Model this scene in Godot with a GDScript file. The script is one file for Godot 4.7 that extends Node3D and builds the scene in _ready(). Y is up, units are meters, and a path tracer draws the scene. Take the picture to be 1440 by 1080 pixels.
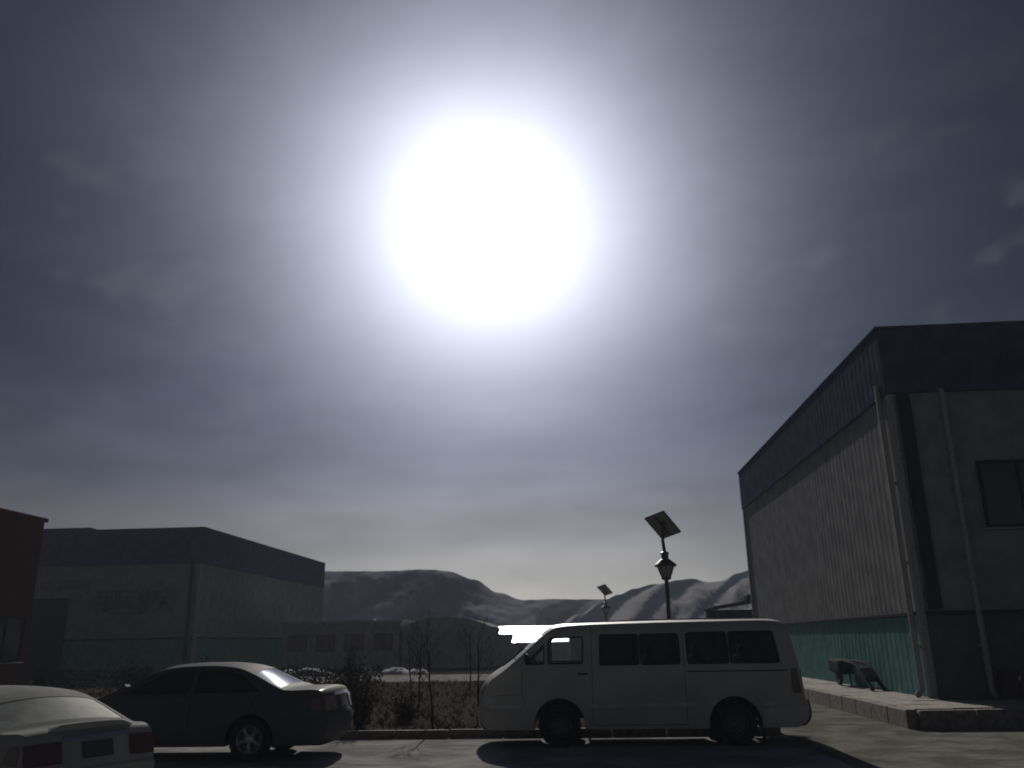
extends Node3D

const EXPO := 0.6
var rng := RandomNumberGenerator.new()
var M := {}

# ------------------------------------------------------------------ helpers
func new_st() -> SurfaceTool:
	var st := SurfaceTool.new()
	st.begin(Mesh.PRIMITIVE_TRIANGLES)
	return st

func obj(called: String, st: SurfaceTool, mat: Material, parent: Node = self) -> MeshInstance3D:
	var o := MeshInstance3D.new()
	o.name = called
	o.mesh = st.commit()
	o.material_override = mat
	put_in(o, parent)
	return o

func put_in(o: Node, parent: Node) -> void:
	var plain: String = o.name
	var n := 0
	while parent.has_node(NodePath(String(o.name))):
		n += 1
		o.name = "%s_%03d" % [plain, n]
	parent.add_child(o, true)

func thing(called: String, label: String, category: String, at := Vector3.ZERO, group := "") -> Node3D:
	var o := Node3D.new()
	o.name = called
	put_in(o, self)
	o.position = at
	tag(o, label, category, group)
	return o

func tag(o: Node, label: String, category: String, group := "") -> void:
	o.set_meta("label", label)
	o.set_meta("category", category)
	if group != "":
		o.set_meta("group", group)

func struct(called: String, st: SurfaceTool, mat: Material, parent: Node = self) -> MeshInstance3D:
	var o := obj(called, st, mat, parent)
	if parent == self:
		o.set_meta("kind", "structure")
	return o

func tri(st: SurfaceTool, a: Vector3, b: Vector3, c: Vector3, na: Vector3, nb: Vector3, nc: Vector3) -> void:
	var g := (b - a).cross(c - a)
	if g.length_squared() < 1e-14:
		return
	st.set_normal(na); st.add_vertex(a)
	if g.dot(na + nb + nc) > 0.0:
		st.set_normal(nc); st.add_vertex(c)
		st.set_normal(nb); st.add_vertex(b)
	else:
		st.set_normal(nb); st.add_vertex(b)
		st.set_normal(nc); st.add_vertex(c)

func quad(st: SurfaceTool, a: Vector3, b: Vector3, c: Vector3, d: Vector3, out: Vector3) -> void:
	var n := (b - a).cross(c - a)
	if n.length_squared() < 1e-14:
		n = (c - a).cross(d - a)
	n = n.normalized()
	if n.dot(out) < 0.0:
		n = -n
	tri(st, a, b, c, n, n, n)
	tri(st, a, c, d, n, n, n)

func box(st: SurfaceTool, c: Vector3, s: Vector3, ch := 0.0, bs := Basis()) -> void:
	var h := s * 0.5
	if ch <= 0.0:
		for ax in 3:
			for sg in [-1.0, 1.0]:
				var n := Vector3.ZERO; n[ax] = sg
				var u := Vector3.ZERO; u[(ax + 1) % 3] = h[(ax + 1) % 3]
				var v := Vector3.ZERO; v[(ax + 2) % 3] = h[(ax + 2) % 3]
				var p := n * h[ax]
				quad(st, c + bs * (p - u - v), c + bs * (p + u - v), c + bs * (p + u + v), c + bs * (p - u + v), bs * n)
		return
	ch = minf(ch, minf(h.x, minf(h.y, h.z)) * 0.9)
	for ax in 3:
		var a1 := (ax + 1) % 3
		var a2 := (ax + 2) % 3
		for sg in [-1.0, 1.0]:
			var n := Vector3.ZERO; n[ax] = sg
			var u := Vector3.ZERO; u[a1] = h[a1] - ch
			var v := Vector3.ZERO; v[a2] = h[a2] - ch
			var p := n * h[ax]
			quad(st, c + bs * (p - u - v), c + bs * (p + u - v), c + bs * (p + u + v), c + bs * (p - u + v), bs * n)
		for s1 in [-1.0, 1.0]:
			for s2 in [-1.0, 1.0]:
				var e := Vector3.ZERO; e[ax] = h[ax] - ch
				var p1 := Vector3.ZERO; p1[a1] = s1 * h[a1]; p1[a2] = s2 * (h[a2] - ch)
				var p2 := Vector3.ZERO; p2[a1] = s1 * (h[a1] - ch); p2[a2] = s2 * h[a2]
				var n2 := Vector3.ZERO; n2[a1] = s1; n2[a2] = s2
				quad(st, c + bs * (p1 - e), c + bs * (p1 + e), c + bs * (p2 + e), c + bs * (p2 - e), bs * n2)
	for sx in [-1.0, 1.0]:
		for sy in [-1.0, 1.0]:
			for sz in [-1.0, 1.0]:
				var q := Vector3(sx * h.x, sy * h.y, sz * h.z)
				var i := Vector3(sx, sy, sz) * ch
				var n3 := bs * Vector3(sx, sy, sz).normalized()
				tri(st, c + bs * (q - Vector3(0, i.y, i.z)), c + bs * (q - Vector3(i.x, 0, i.z)), c + bs * (q - Vector3(i.x, i.y, 0)), n3, n3, n3)

func span(st: SurfaceTool, lo: Vector3, hi: Vector3, ch := 0.0) -> void:
	box(st, (lo + hi) * 0.5, hi - lo, ch)

func tube(st: SurfaceTool, pts: Array, rad: Array, sides := 8, capped := true) -> void:
	var rings := []
	var prev := Vector3.ZERO
	for i in pts.size():
		var d: Vector3 = (pts[mini(i + 1, pts.size() - 1)] - pts[maxi(i - 1, 0)]).normalized()
		var u := d.cross(Vector3.UP if absf(d.y) < 0.9 else Vector3.RIGHT).normalized()
		if prev != Vector3.ZERO:
			u = (prev - d * prev.dot(d)).normalized()
		prev = u
		var v := d.cross(u)
		var ring := []
		for k in sides:
			var a := TAU * k / sides
			ring.append(u * cos(a) + v * sin(a))
		rings.append(ring)
	for i in pts.size() - 1:
		for k in sides:
			var k2 := (k + 1) % sides
			var n0: Vector3 = rings[i][k]; var n1: Vector3 = rings[i][k2]
			var m0: Vector3 = rings[i + 1][k]; var m1: Vector3 = rings[i + 1][k2]
			var a: Vector3 = pts[i] + n0 * rad[i]; var b: Vector3 = pts[i] + n1 * rad[i]
			var c: Vector3 = pts[i + 1] + m1 * rad[i + 1]; var e: Vector3 = pts[i + 1] + m0 * rad[i + 1]
			tri(st, a, b, c, n0, n1, m1)
			tri(st, a, c, e, n0, m1, m0)
	if capped:
		for q in [0, pts.size() - 1]:
			var nn: Vector3 = (pts[q] - pts[1 if q == 0 else q - 1]).normalized()
			for k in sides:
				tri(st, pts[q], pts[q] + rings[q][k] * rad[q], pts[q] + rings[q][(k + 1) % sides] * rad[q], nn, nn, nn)

# profile of (radius, height) turned round an axis; bs.y is the axis
func lathe(st: SurfaceTool, prof: Array, at: Vector3, bs := Basis(), seg := 20) -> void:
	for i in prof.size() - 1:
		var p: Vector2 = prof[i]; var q: Vector2 = prof[i + 1]
		var n2 := Vector2(q.y - p.y, p.x - q.x).normalized()
		for k in seg:
			var a0 := TAU * k / seg; var a1 := TAU * (k + 1) / seg
			var r0 := Vector3(cos(a0), 0, sin(a0)); var r1 := Vector3(cos(a1), 0, sin(a1))
			var n0 := bs * (r0 * n2.x + Vector3.UP * n2.y); var n1 := bs * (r1 * n2.x + Vector3.UP * n2.y)
			var a := at + bs * (r0 * p.x + Vector3.UP * p.y); var b := at + bs * (r1 * p.x + Vector3.UP * p.y)
			var c := at + bs * (r1 * q.x + Vector3.UP * q.y); var d := at + bs * (r0 * q.x + Vector3.UP * q.y)
			tri(st, a, b, c, n0, n1, n1)
			tri(st, a, c, d, n0, n1, n0)

func grid(st: SurfaceTool, rows: Array, flip := false, colors: Array = []) -> void:
	var nr := rows.size(); var nc: int = rows[0].size()
	var N := []
	for i in nr:
		var line := PackedVector3Array()
		for j in nc:
			var du: Vector3 = rows[mini(i + 1, nr - 1)][j] - rows[maxi(i - 1, 0)][j]
			var dv: Vector3 = rows[i][mini(j + 1, nc - 1)] - rows[i][maxi(j - 1, 0)]
			var n := du.cross(dv).normalized()
			line.append(-n if flip else n)
		N.append(line)
	for i in nr - 1:
		for j in nc - 1:
			var ids := [[i, j], [i + 1, j], [i + 1, j + 1], [i, j + 1]]
			for t in [[0, 1, 2], [0, 2, 3]]:
				var v := []
				for q in t:
					v.append(ids[q])
				var a: Vector3 = rows[v[0][0]][v[0][1]]
				var b: Vector3 = rows[v[1][0]][v[1][1]]
				var c: Vector3 = rows[v[2][0]][v[2][1]]
				var g := (b - a).cross(c - a)
				if g.dot(N[v[0][0]][v[0][1]]) > 0.0:
					v = [v[0], v[2], v[1]]
				for q in v:
					if colors.size():
						st.set_color(colors[q[0]][q[1]])
					st.set_normal(N[q[0]][q[1]])
					st.add_vertex(rows[q[0]][q[1]])

func lin(r: float, g: float, b: float) -> Color:
	return Color(r, g, b).linear_to_srgb()

func mat(called: String, c: Color, rough := 0.8, metal := 0.0, spec := 0.5) -> StandardMaterial3D:
	var m := StandardMaterial3D.new()
	m.resource_name = called
	m.albedo_color = c
	m.roughness = rough
	m.metallic = metal
	m.metallic_specular = spec
	M[called] = m
	return m

func noise_tex(sd: int, freq: float, lo: Color, hi: Color, oct := 5, size := 512, a := 0.3, b := 0.7) -> NoiseTexture2D:
	var n := FastNoiseLite.new()
	n.seed = sd
	n.frequency = freq
	n.fractal_octaves = oct
	var t := NoiseTexture2D.new()
	t.width = size; t.height = size
	t.seamless = true
	t.noise = n
	var g := Gradient.new()
	g.offsets = PackedFloat32Array([a, b])
	g.colors = PackedColorArray([lo, hi])
	t.color_ramp = g
	return t

func bump_tex(sd: int, freq: float, strength: float) -> NoiseTexture2D:
	var n := FastNoiseLite.new()
	n.seed = sd
	n.frequency = freq
	n.fractal_octaves = 5
	var t := NoiseTexture2D.new()
	t.width = 512; t.height = 512
	t.seamless = true
	t.as_normal_map = true
	t.bump_strength = strength
	t.noise = n
	return t

func textured(m: StandardMaterial3D, t: Texture2D, metres: float, normal: Texture2D = null, depth := 0.5) -> StandardMaterial3D:
	m.uv1_triplanar = true
	m.uv1_world_triplanar = true
	m.uv1_scale = Vector3.ONE / metres
	m.albedo_texture = t
	if normal:
		m.normal_enabled = true
		m.normal_texture = normal
		m.normal_scale = depth
	return m

func G(v: float) -> Color:
	return Color(v, v, v)

# ------------------------------------------------------------------ materials
func make_materials() -> void:
	var speck := noise_tex(3, 0.015, G(0.82), G(1.0), 6)
	var fine := noise_tex(5, 0.05, G(0.86), G(1.0), 5)
	var soft := noise_tex(6, 0.012, G(0.9), G(1.0), 5)
	var relief := bump_tex(7, 0.06, 6.0)
	textured(mat("concrete", lin(0.36, 0.35, 0.345), 1.0, 0.0, 0.0), speck, 11.3, relief, 0.2)
	textured(mat("old_concrete", lin(0.215, 0.21, 0.185), 1.0, 0.0, 0.0), speck, 8.3, relief, 0.2)
	textured(mat("pavement", lin(0.34, 0.31, 0.28), 0.9), speck, 2.1, relief, 0.4)
	textured(mat("kerb", lin(0.23, 0.2, 0.18), 0.9), speck, 1.3, relief, 0.5)
	textured(mat("road", lin(0.33, 0.32, 0.31), 1.0, 0.0, 0.0), speck, 9.0, relief, 0.2)
	textured(mat("dirt", lin(0.115, 0.095, 0.085), 1.0, 0.0, 0.0), noise_tex(11, 0.03, G(0.55), G(1.0), 6), 2.7, relief, 1.0)
	textured(mat("terrain", lin(0.09, 0.08, 0.07), 1.0, 0.0, 0.0), noise_tex(13, 0.012, G(0.55), G(1.0), 6), 60.0, relief, 0.6)
	textured(mat("snow", lin(0.55, 0.56, 0.58), 0.95), fine, 1.1, relief, 0.7)
	var hill := mat("hillside", Color.WHITE, 1.0, 0.0, 0.0)
	hill.vertex_color_use_as_albedo = true
	textured(mat("panel", lin(0.29, 0.295, 0.31), 1.0, 0.0, 0.0), soft, 5.1)
	textured(mat("dark_panel", lin(0.13, 0.132, 0.128), 1.0, 0.0, 0.0), soft, 5.1)
	textured(mat("teal_panel", lin(0.15, 0.30, 0.29), 1.0, 0.0, 0.0), soft, 3.3)
	textured(mat("blue_panel", lin(0.10, 0.115, 0.185), 1.0, 0.0, 0.0), soft, 4.1)
	textured(mat("grey_trim", lin(0.36, 0.36, 0.36), 0.8, 0.0, 0.2), fine, 1.7)
	mat("dark_trim", lin(0.04, 0.042, 0.052), 0.9, 0.0, 0.1)
	mat("roof_sheet", lin(0.1, 0.11, 0.14), 0.6, 0.0)
	textured(mat("red_wall", lin(0.19, 0.085, 0.08), 1.0, 0.0, 0.0), fine, 2.9, relief, 0.3)
	textured(mat("grey_wall", lin(0.45, 0.455, 0.47), 1.0, 0.0, 0.0), soft, 3.7)
	textured(mat("brown_wall", lin(0.36, 0.35, 0.345), 1.0, 0.0, 0.0), soft, 3.1)
	mat("bright_metal", lin(0.6, 0.6, 0.6), 0.3, 1.0)
	mat("lettering", lin(0.2, 0.2, 0.205), 0.8, 0.0, 0.2)
	mat("red_paint", lin(0.06, 0.012, 0.012), 0.6)
	mat("pole_metal", lin(0.05, 0.05, 0.055), 0.5, 0.0)
	mat("lamp_white", lin(0.3, 0.3, 0.29), 0.4)
	mat("cell_blue", lin(0.012, 0.016, 0.04), 0.2)
	mat("backsheet", lin(0.22, 0.22, 0.23), 0.6)
	var pane := mat("window_pane", Color(0.55, 0.62, 0.62, 0.12), 0.03)
	pane.transparency = BaseMaterial3D.TRANSPARENCY_ALPHA
	var tint := mat("tinted_pane", Color(0.08, 0.09, 0.1, 0.75), 0.03)
	tint.transparency = BaseMaterial3D.TRANSPARENCY_ALPHA
	mat("dark_glass", lin(0.03, 0.031, 0.034), 0.05, 0.0, 0.5)
	textured(mat("frost", lin(0.20, 0.24, 0.235), 0.6, 0.0, 0.3), noise_tex(17, 0.012, G(0.72), G(1.0), 6), 1.6)
	var van := mat("van_paint", lin(0.36, 0.36, 0.345), 0.5)
	van.clearcoat_enabled = true; van.clearcoat = 0.1; van.clearcoat_roughness = 0.15
	textured(van, noise_tex(19, 0.006, G(0.93), G(1.0), 6), 4.0)
	var blk := mat("black_paint", lin(0.08, 0.082, 0.088), 0.65, 0.0, 0.15)
	blk.clearcoat_enabled = true; blk.clearcoat = 0.06; blk.clearcoat_roughness = 0.1
	var slv := mat("silver_paint", lin(0.29, 0.30, 0.295), 0.7, 0.0, 0.1)
	slv.clearcoat_enabled = true; slv.clearcoat = 0.03; slv.clearcoat_roughness = 0.3
	textured(slv, noise_tex(23, 0.008, G(0.9), G(1.0), 6), 3.0)
	mat("rubber", lin(0.012, 0.012, 0.013), 0.85)
	mat("black_plastic", lin(0.014, 0.014, 0.015), 0.55)
	mat("seat_cloth", lin(0.04, 0.04, 0.042), 0.95)
	mat("alloy", lin(0.3, 0.3, 0.31), 0.35, 0.7)
	mat("steel_wheel", lin(0.08, 0.08, 0.085), 0.5, 0.3)
	mat("chrome", lin(0.6, 0.6, 0.62), 0.15, 1.0)
	var tl := mat("tail_red", lin(0.06, 0.008, 0.010), 0.25)
	tl.clearcoat_enabled = true
	mat("lens_clear", lin(0.35, 0.36, 0.37), 0.1)
	mat("lens_amber", lin(0.4, 0.12, 0.02), 0.2)
	mat("plate_blue", lin(0.05, 0.055, 0.075), 0.5)
	mat("bark", lin(0.045, 0.036, 0.03), 0.95)
	mat("twig", lin(0.055, 0.042, 0.034), 0.95)
	var dl := mat("dry_leaf", lin(0.055, 0.045, 0.03), 1.0, 0.0, 0.1)
	dl.backlight_enabled = true; dl.backlight = Color(0.04, 0.03, 0.02)
	var gl := mat("evergreen_leaf", lin(0.03, 0.038, 0.024), 1.0, 0.0, 0.1)
	gl.backlight_enabled = true; gl.backlight = Color(0.025, 0.03, 0.015)
	mat("dry_grass", lin(0.075, 0.06, 0.045), 1.0, 0.0, 0.0)
	mat("green_metal", lin(0.015, 0.03, 0.024), 0.9, 0.0, 0.15)

# ------------------------------------------------------------------ sky
func make_sky(sun: Vector3) -> PanoramaSkyMaterial:
	var W := 1408
	var H := 704
	var data := PackedFloat32Array()
	data.resize(W * H * 3)
	var n1 := FastNoiseLite.new()
	n1.seed = 41; n1.frequency = 2.6; n1.fractal_octaves = 5; n1.fractal_gain = 0.55
	var n2 := FastNoiseLite.new()
	n2.seed = 77; n2.frequency = 1.1; n2.fractal_octaves = 3
	var saz := atan2(sun.x, -sun.z)
	var half := H / 2 + 2
	for y in half:
		var th := PI * (y + 0.5) / H
		var sy := cos(th); var cy := sin(th)
		var elev := rad_to_deg(PI * 0.5 - th)
		for x in W:
			var az := TAU * (x + 0.5) / W
			var d := Vector3(sin(az) * cy, sy, -cos(az) * cy)
			var g := rad_to_deg(acos(clampf(d.dot(sun), -1.0, 1.0)))
			var da := rad_to_deg(absf(wrapf(az - saz, -PI, PI)))
			# thin cloud veil, stretched along the horizon
			var c := n1.get_noise_3d(d.x * 1.3, d.y * 6.0, d.z * 1.3)
			var c2 := n2.get_noise_3d(d.x, d.y * 3.0, d.z)
			var wisp := n1.get_noise_3d(d.x * 2.6 + d.y * 1.5, d.y * 5.5 - d.x * 2.0, d.z * 2.6)
			g *= 1.0 + 0.06 * c2 + 0.035 * wisp
			# clear air, darkest away from the sun
			var wide := 0.30 * exp(-g / 11.5)
			var near := 2.15 * exp(-0.0748 * pow(g, 1.3)) + 30.0 * exp(-pow(g / 1.5, 2.0))
			var veil := clampf(0.5 + 0.9 * c + 0.5 * c2, 0.0, 1.0)
			var low := exp(-pow(maxf(elev, 0.0) / 7.6, 2.0))
			var mid := exp(-pow((elev - 11.0) / 7.0, 2.0))
			var side := 0.30 + 0.70 * exp(-pow(da / 20.0, 2.0))
			var hor := low * side * (0.44 + 0.14 * (veil - 0.5))
			var hm := mid * side * (0.05 + 0.045 * (veil - 0.5))
			var streak := veil * veil * 0.007 * (0.35 + exp(-g / 22.0) * 2.0) + 0.022 * smoothstep(0.08, 0.5, wisp) * exp(-pow((elev - 22.0) / 10.0, 2.0))
			var base := 0.0095 + 0.003 * exp(-elev / 30.0)
			var r := base * 0.50 + wide * 0.84 + near * 0.94 + hor * 1.06 + hm * 0.9 + streak
			var gg := base * 0.90 + wide * 0.98 + near * 0.945 + hor * 1.01 + hm * 0.95 + streak
			var b := base * 1.75 + wide * 1.48 + near * 1.04 + hor * 0.86 + hm * 1.45 + streak * 1.04
			var i := (y * W + x) * 3
			data[i] = r / EXPO
			data[i + 1] = gg / EXPO
			data[i + 2] = b / EXPO
	for y in range(half, H):
		for x in W:
			var i := (y * W + x) * 3
			data[i] = 0.05 / EXPO
			data[i + 1] = 0.05 / EXPO
			data[i + 2] = 0.05 / EXPO
	var im := Image.create_from_data(W, H, false, Image.FORMAT_RGBF, data.to_byte_array())
	var p := PanoramaSkyMaterial.new()
	p.panorama = ImageTexture.create_from_image(im)
	return p

# ------------------------------------------------------------------ vehicles: a side outline bent to the body's width, and a band wrapped over it
func chaikin(pts: Array, times := 2) -> Array:
	var p := pts
	for t in times:
		var q := [p[0]]
		for i in p.size() - 1:
			q.append(p[i].lerp(p[i + 1], 0.25))
			q.append(p[i].lerp(p[i + 1], 0.75))
		q.append(p[p.size() - 1])
		p = q
	return p

# control points (x, y) become (x, y, index of the control point), smoothed
func smooth_profile(ctrl: Array) -> Array:
	var p := []
	for i in ctrl.size():
		p.append(Vector3(ctrl[i][0], ctrl[i][1], i))
	return chaikin(p)

func piece(prof: Array, a: float, b: float) -> Array:
	var out := []
	for i in prof.size() - 1:
		var p: Vector3 = prof[i]; var q: Vector3 = prof[i + 1]
		if q.z < a or p.z > b:
			continue
		if p.z < a:
			p = p.lerp(q, (a - p.z) / (q.z - p.z))
		var e := q
		if q.z > b:
			e = p.lerp(q, (b - p.z) / maxf(q.z - p.z, 1e-6))
		if out.is_empty() or (out[-1] as Vector3).distance_to(p) > 1e-5:
			out.append(p)
		if (out[-1] as Vector3).distance_to(e) > 1e-5:
			out.append(e)
	return out

func crown_at(crowns: Array, z: float) -> float:
	var i := clampi(int(z), 0, crowns.size() - 2)
	return lerpf(crowns[i], crowns[i + 1], clampf(z - i, 0.0, 1.0))

func wrap_point(v: Vector3, n: Vector2, t: float, W: Callable, crowns: Array, off: float) -> Vector3:
	var k := crown_at(crowns, v.z) * (1.0 - t * t) + off
	return Vector3(v.x + n.x * k, v.y + n.y * k, t * W.call(v.x, v.y))

func wrap_band(st: SurfaceTool, prof: Array, a: float, b: float, t0: float, t1: float, W: Callable, crowns: Array, off := 0.0, steps := 14) -> void:
	var p := piece(prof, a, b)
	var rows := []
	for i in p.size():
		var d := Vector2(p[mini(i + 1, p.size() - 1)].x - p[maxi(i - 1, 0)].x, p[mini(i + 1, p.size() - 1)].y - p[maxi(i - 1, 0)].y).normalized()
		var n := Vector2(-d.y, d.x)
		var row := []
		for k in steps + 1:
			row.append(wrap_point(p[i], n, lerpf(t0, t1, float(k) / steps), W, crowns, off))
		rows.append(row)
	grid(st, rows, true)

func skin(st: SurfaceTool, outline: PackedVector2Array, holes: Array, W: Callable, side: float, off := 0.0, cell := 0.11) -> void:
	var lo := outline[0]; var hi := outline[0]
	for v in outline:
		lo = lo.min(v); hi = hi.max(v)
	var boxes := []
	for h in holes:
		var r := Rect2(h[0], Vector2.ZERO)
		for v in h:
			r = r.expand(v)
		boxes.append(r)
	var e := 0.004
	var nx := ceili((hi.x - lo.x) / cell); var ny := ceili((hi.y - lo.y) / cell)
	for i in nx:
		for j in ny:
			var r := Rect2(lo + Vector2(i, j) * cell, Vector2(cell, cell))
			var pieces := Geometry2D.intersect_polygons(outline, PackedVector2Array([r.position, r.position + Vector2(cell, 0), r.end, r.position + Vector2(0, cell)]))
			for k in holes.size():
				if not r.grow(0.001).intersects(boxes[k]):
					continue
				var left: Array[PackedVector2Array] = []
				for q in pieces:
					left.append_array(Geometry2D.clip_polygons(q, holes[k]))
				pieces = left
			for q in pieces:
				var ids := Geometry2D.triangulate_polygon(q)
				var P := []; var N := []
				for v in q:
					var w: float = W.call(v.x, v.y)
					var wx: float = (W.call(v.x + e, v.y) - w) / e
					var wy: float = (W.call(v.x, v.y + e) - w) / e
					P.append(Vector3(v.x, v.y, side * (w + off)))
					N.append(Vector3(-wx, -wy, side).normalized())
				for k in range(0, ids.size(), 3):
					tri(st, P[ids[k]], P[ids[k + 1]], P[ids[k + 2]], N[ids[k]], N[ids[k + 1]], N[ids[k + 2]])

# a lip running inwards along a closed outline on the side
func lip(st: SurfaceTool, outline: PackedVector2Array, W: Callable, side: float, o0: float, o1: float) -> void:
	var c := Vector2.ZERO
	for v in outline:
		c += v
	c /= outline.size()
	for i in outline.size():
		var a := outline[i]; var b := outline[(i + 1) % outline.size()]
		var wa: float = W.call(a.x, a.y); var wb: float = W.call(b.x, b.y)
		var m := c - (a + b) * 0.5
		quad(st, Vector3(a.x, a.y, side * (wa + o0)), Vector3(b.x, b.y, side * (wb + o0)), Vector3(b.x, b.y, side * (wb + o1)), Vector3(a.x, a.y, side * (wa + o1)), Vector3(m.x, m.y, 0))

# a flat ring that follows an outline: the rubber round a window
func seal(st: SurfaceTool, outline: PackedVector2Array, W: Callable, side: float, wide: float, off: float) -> void:
	var inner := Geometry2D.offset_polygon(outline, -wide)
	if inner.size():
		skin(st, outline, [inner[0]], W, side, off, 0.2)

func P2(a: Array) -> PackedVector2Array:
	var p := PackedVector2Array()
	for i in range(0, a.size(), 2):
		p.append(Vector2(a[i], a[i + 1]))
	return p

func rounded(p: PackedVector2Array, r := 0.05) -> PackedVector2Array:
	var o := PackedVector2Array()
	for i in p.size():
		var a := p[(i + p.size() - 1) % p.size()]; var b := p[i]; var c := p[(i + 1) % p.size()]
		var u := (a - b); var v := (c - b)
		var k := minf(r, minf(u.length(), v.length()) * 0.45)
		u = u.normalized() * k; v = v.normalized() * k
		for s in [0.0, 0.33, 0.67, 1.0]:
			o.append(b + u * (1.0 - s) * (1.0 - s) + v * s * s)
	return o

func disc(c: Vector2, r: float, n := 28) -> PackedVector2Array:
	var p := PackedVector2Array()
	for k in n:
		p.append(c + Vector2(cos(TAU * k / n), sin(TAU * k / n)) * r)
	return p

func strip(a: Vector2, b: Vector2, w := 0.008) -> PackedVector2Array:
	var n := (b - a).normalized().orthogonal() * w * 0.5
	return PackedVector2Array([a - n, b - n, b + n, a + n])

func wheel(parent: Node, c: Vector3, r: float, side: float, spokes: int, rim_mat: Material, rim_r: float) -> void:
	var w := Node3D.new()
	w.name = "wheel"
	put_in(w, parent)
	w.position = c
	var bs := Basis(Vector3.RIGHT, PI * 0.5 * side)   # the axis points outwards
	var st := new_st()
	lathe(st, [Vector2(rim_r, -0.19), Vector2(r - 0.03, -0.19), Vector2(r - 0.008, -0.17), Vector2(r, -0.13), Vector2(r, -0.06), Vector2(r - 0.008, -0.02), Vector2(r - 0.03, -0.003), Vector2(rim_r + 0.02, 0.0), Vector2(rim_r, -0.012), Vector2(rim_r, -0.19)], Vector3.ZERO, bs, 36)
	for k in 36:   # tread blocks
		var a := TAU * k / 36
		box(st, bs * Vector3(cos(a) * (r - 0.002), -0.095, sin(a) * (r - 0.002)), Vector3(0.012, 0.15, 0.035), 0.0, bs * Basis(Vector3.UP, -a))
	obj("tyre", st, M.rubber, w)
	st = new_st()
	lathe(st, [Vector2(rim_r, -0.02), Vector2(rim_r - 0.012, -0.006), Vector2(rim_r - 0.03, -0.02), Vector2(rim_r - 0.04, -0.08)], Vector3.ZERO, bs, 36)
	lathe(st, [Vector2(0.075, -0.07), Vector2(0.07, -0.02), Vector2(0.045, -0.01), Vector2(0.0, -0.008)], Vector3.ZERO, bs, 24)
	if spokes > 0:
		for k in spokes:
			var a := TAU * (k + 0.3) / spokes
			for o in [-0.11, 0.11]:
				var p0 := Vector3(cos(a) * 0.05, -0.03, sin(a) * 0.05)
				var p1 := Vector3(cos(a + o) * (rim_r - 0.02), -0.022, sin(a + o) * (rim_r - 0.02))
				tube(st, [bs * p0, bs * p1], [0.017, 0.014], 6)
	else:
		lathe(st, [Vector2(rim_r - 0.035, -0.05), Vector2(rim_r * 0.72, -0.022), Vector2(rim_r * 0.5, -0.05), Vector2(0.07, -0.05)], Vector3.ZERO, bs, 36)
	obj("rim", st, rim_mat, w)
	st = new_st()
	lathe(st, [Vector2(rim_r - 0.03, -0.09), Vector2(0.0, -0.09)], Vector3.ZERO, bs, 24)
	obj("brake_disc", st, M.steel_wheel, w)

func seat(parent: Node, at: Vector3, wide: float, tall: float) -> void:
	var st := new_st()
	box(st, at + Vector3(-0.02, 0, 0), Vector3(0.48, 0.16, wide), 0.05)
	box(st, at + Vector3(0.27, tall * 0.5, 0), Vector3(0.13, tall, wide), 0.05, Basis(Vector3.BACK, -0.18))
	if wide < 0.7:
		box(st, at + Vector3(0.36, tall + 0.06, 0), Vector3(0.09, 0.17, 0.25), 0.03, Basis(Vector3.BACK, -0.15))
	obj("seat", st, M.seat_cloth, parent)

func door_handle(parent: Node, x: float, y: float, W: Callable, side: float, m: Material) -> void:
	var st := new_st()
	var z: float = W.call(x, y)
	box(st, Vector3(x, y, side * (z + 0.022)), Vector3(0.17, 0.028, 0.018), 0.007)
	for k in [-0.07, 0.07]:
		box(st, Vector3(x + k, y, side * (z + 0.008)), Vector3(0.025, 0.024, 0.03), 0.004)
	obj("door_handle", st, m, parent)

func mirror(parent: Node, x: float, y: float, z: float, side: float, m: Material) -> void:
	var st := new_st()
	tube(st, [Vector3(x + 0.02, y, side * z), Vector3(x - 0.01, y + 0.03, side * (z + 0.09))], [0.022, 0.018], 8)
	box(st, Vector3(x - 0.02, y + 0.07, side * (z + 0.17)), Vector3(0.09, 0.15, 0.2), 0.035)
	obj("side_mirror", st, m, parent)

func van_width(x: float, y: float) -> float:
	var w := 0.845 - 0.018 * pow((y - 0.8) / 0.6, 2.0)
	if y > 1.2:
		w = 0.837 - 0.11 * (y - 1.2) / 0.7
	if y > 1.74:
		w -= 0.12 * pow((y - 1.74) / 0.18, 2.0)
	var f := clampf((-0.8 - x) / 0.85, 0.0, 1.0)
	var r := clampf((x - 2.9) / 0.7, 0.0, 1.0)
	return w - 0.15 * f * f - 0.07 * r * r

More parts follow.
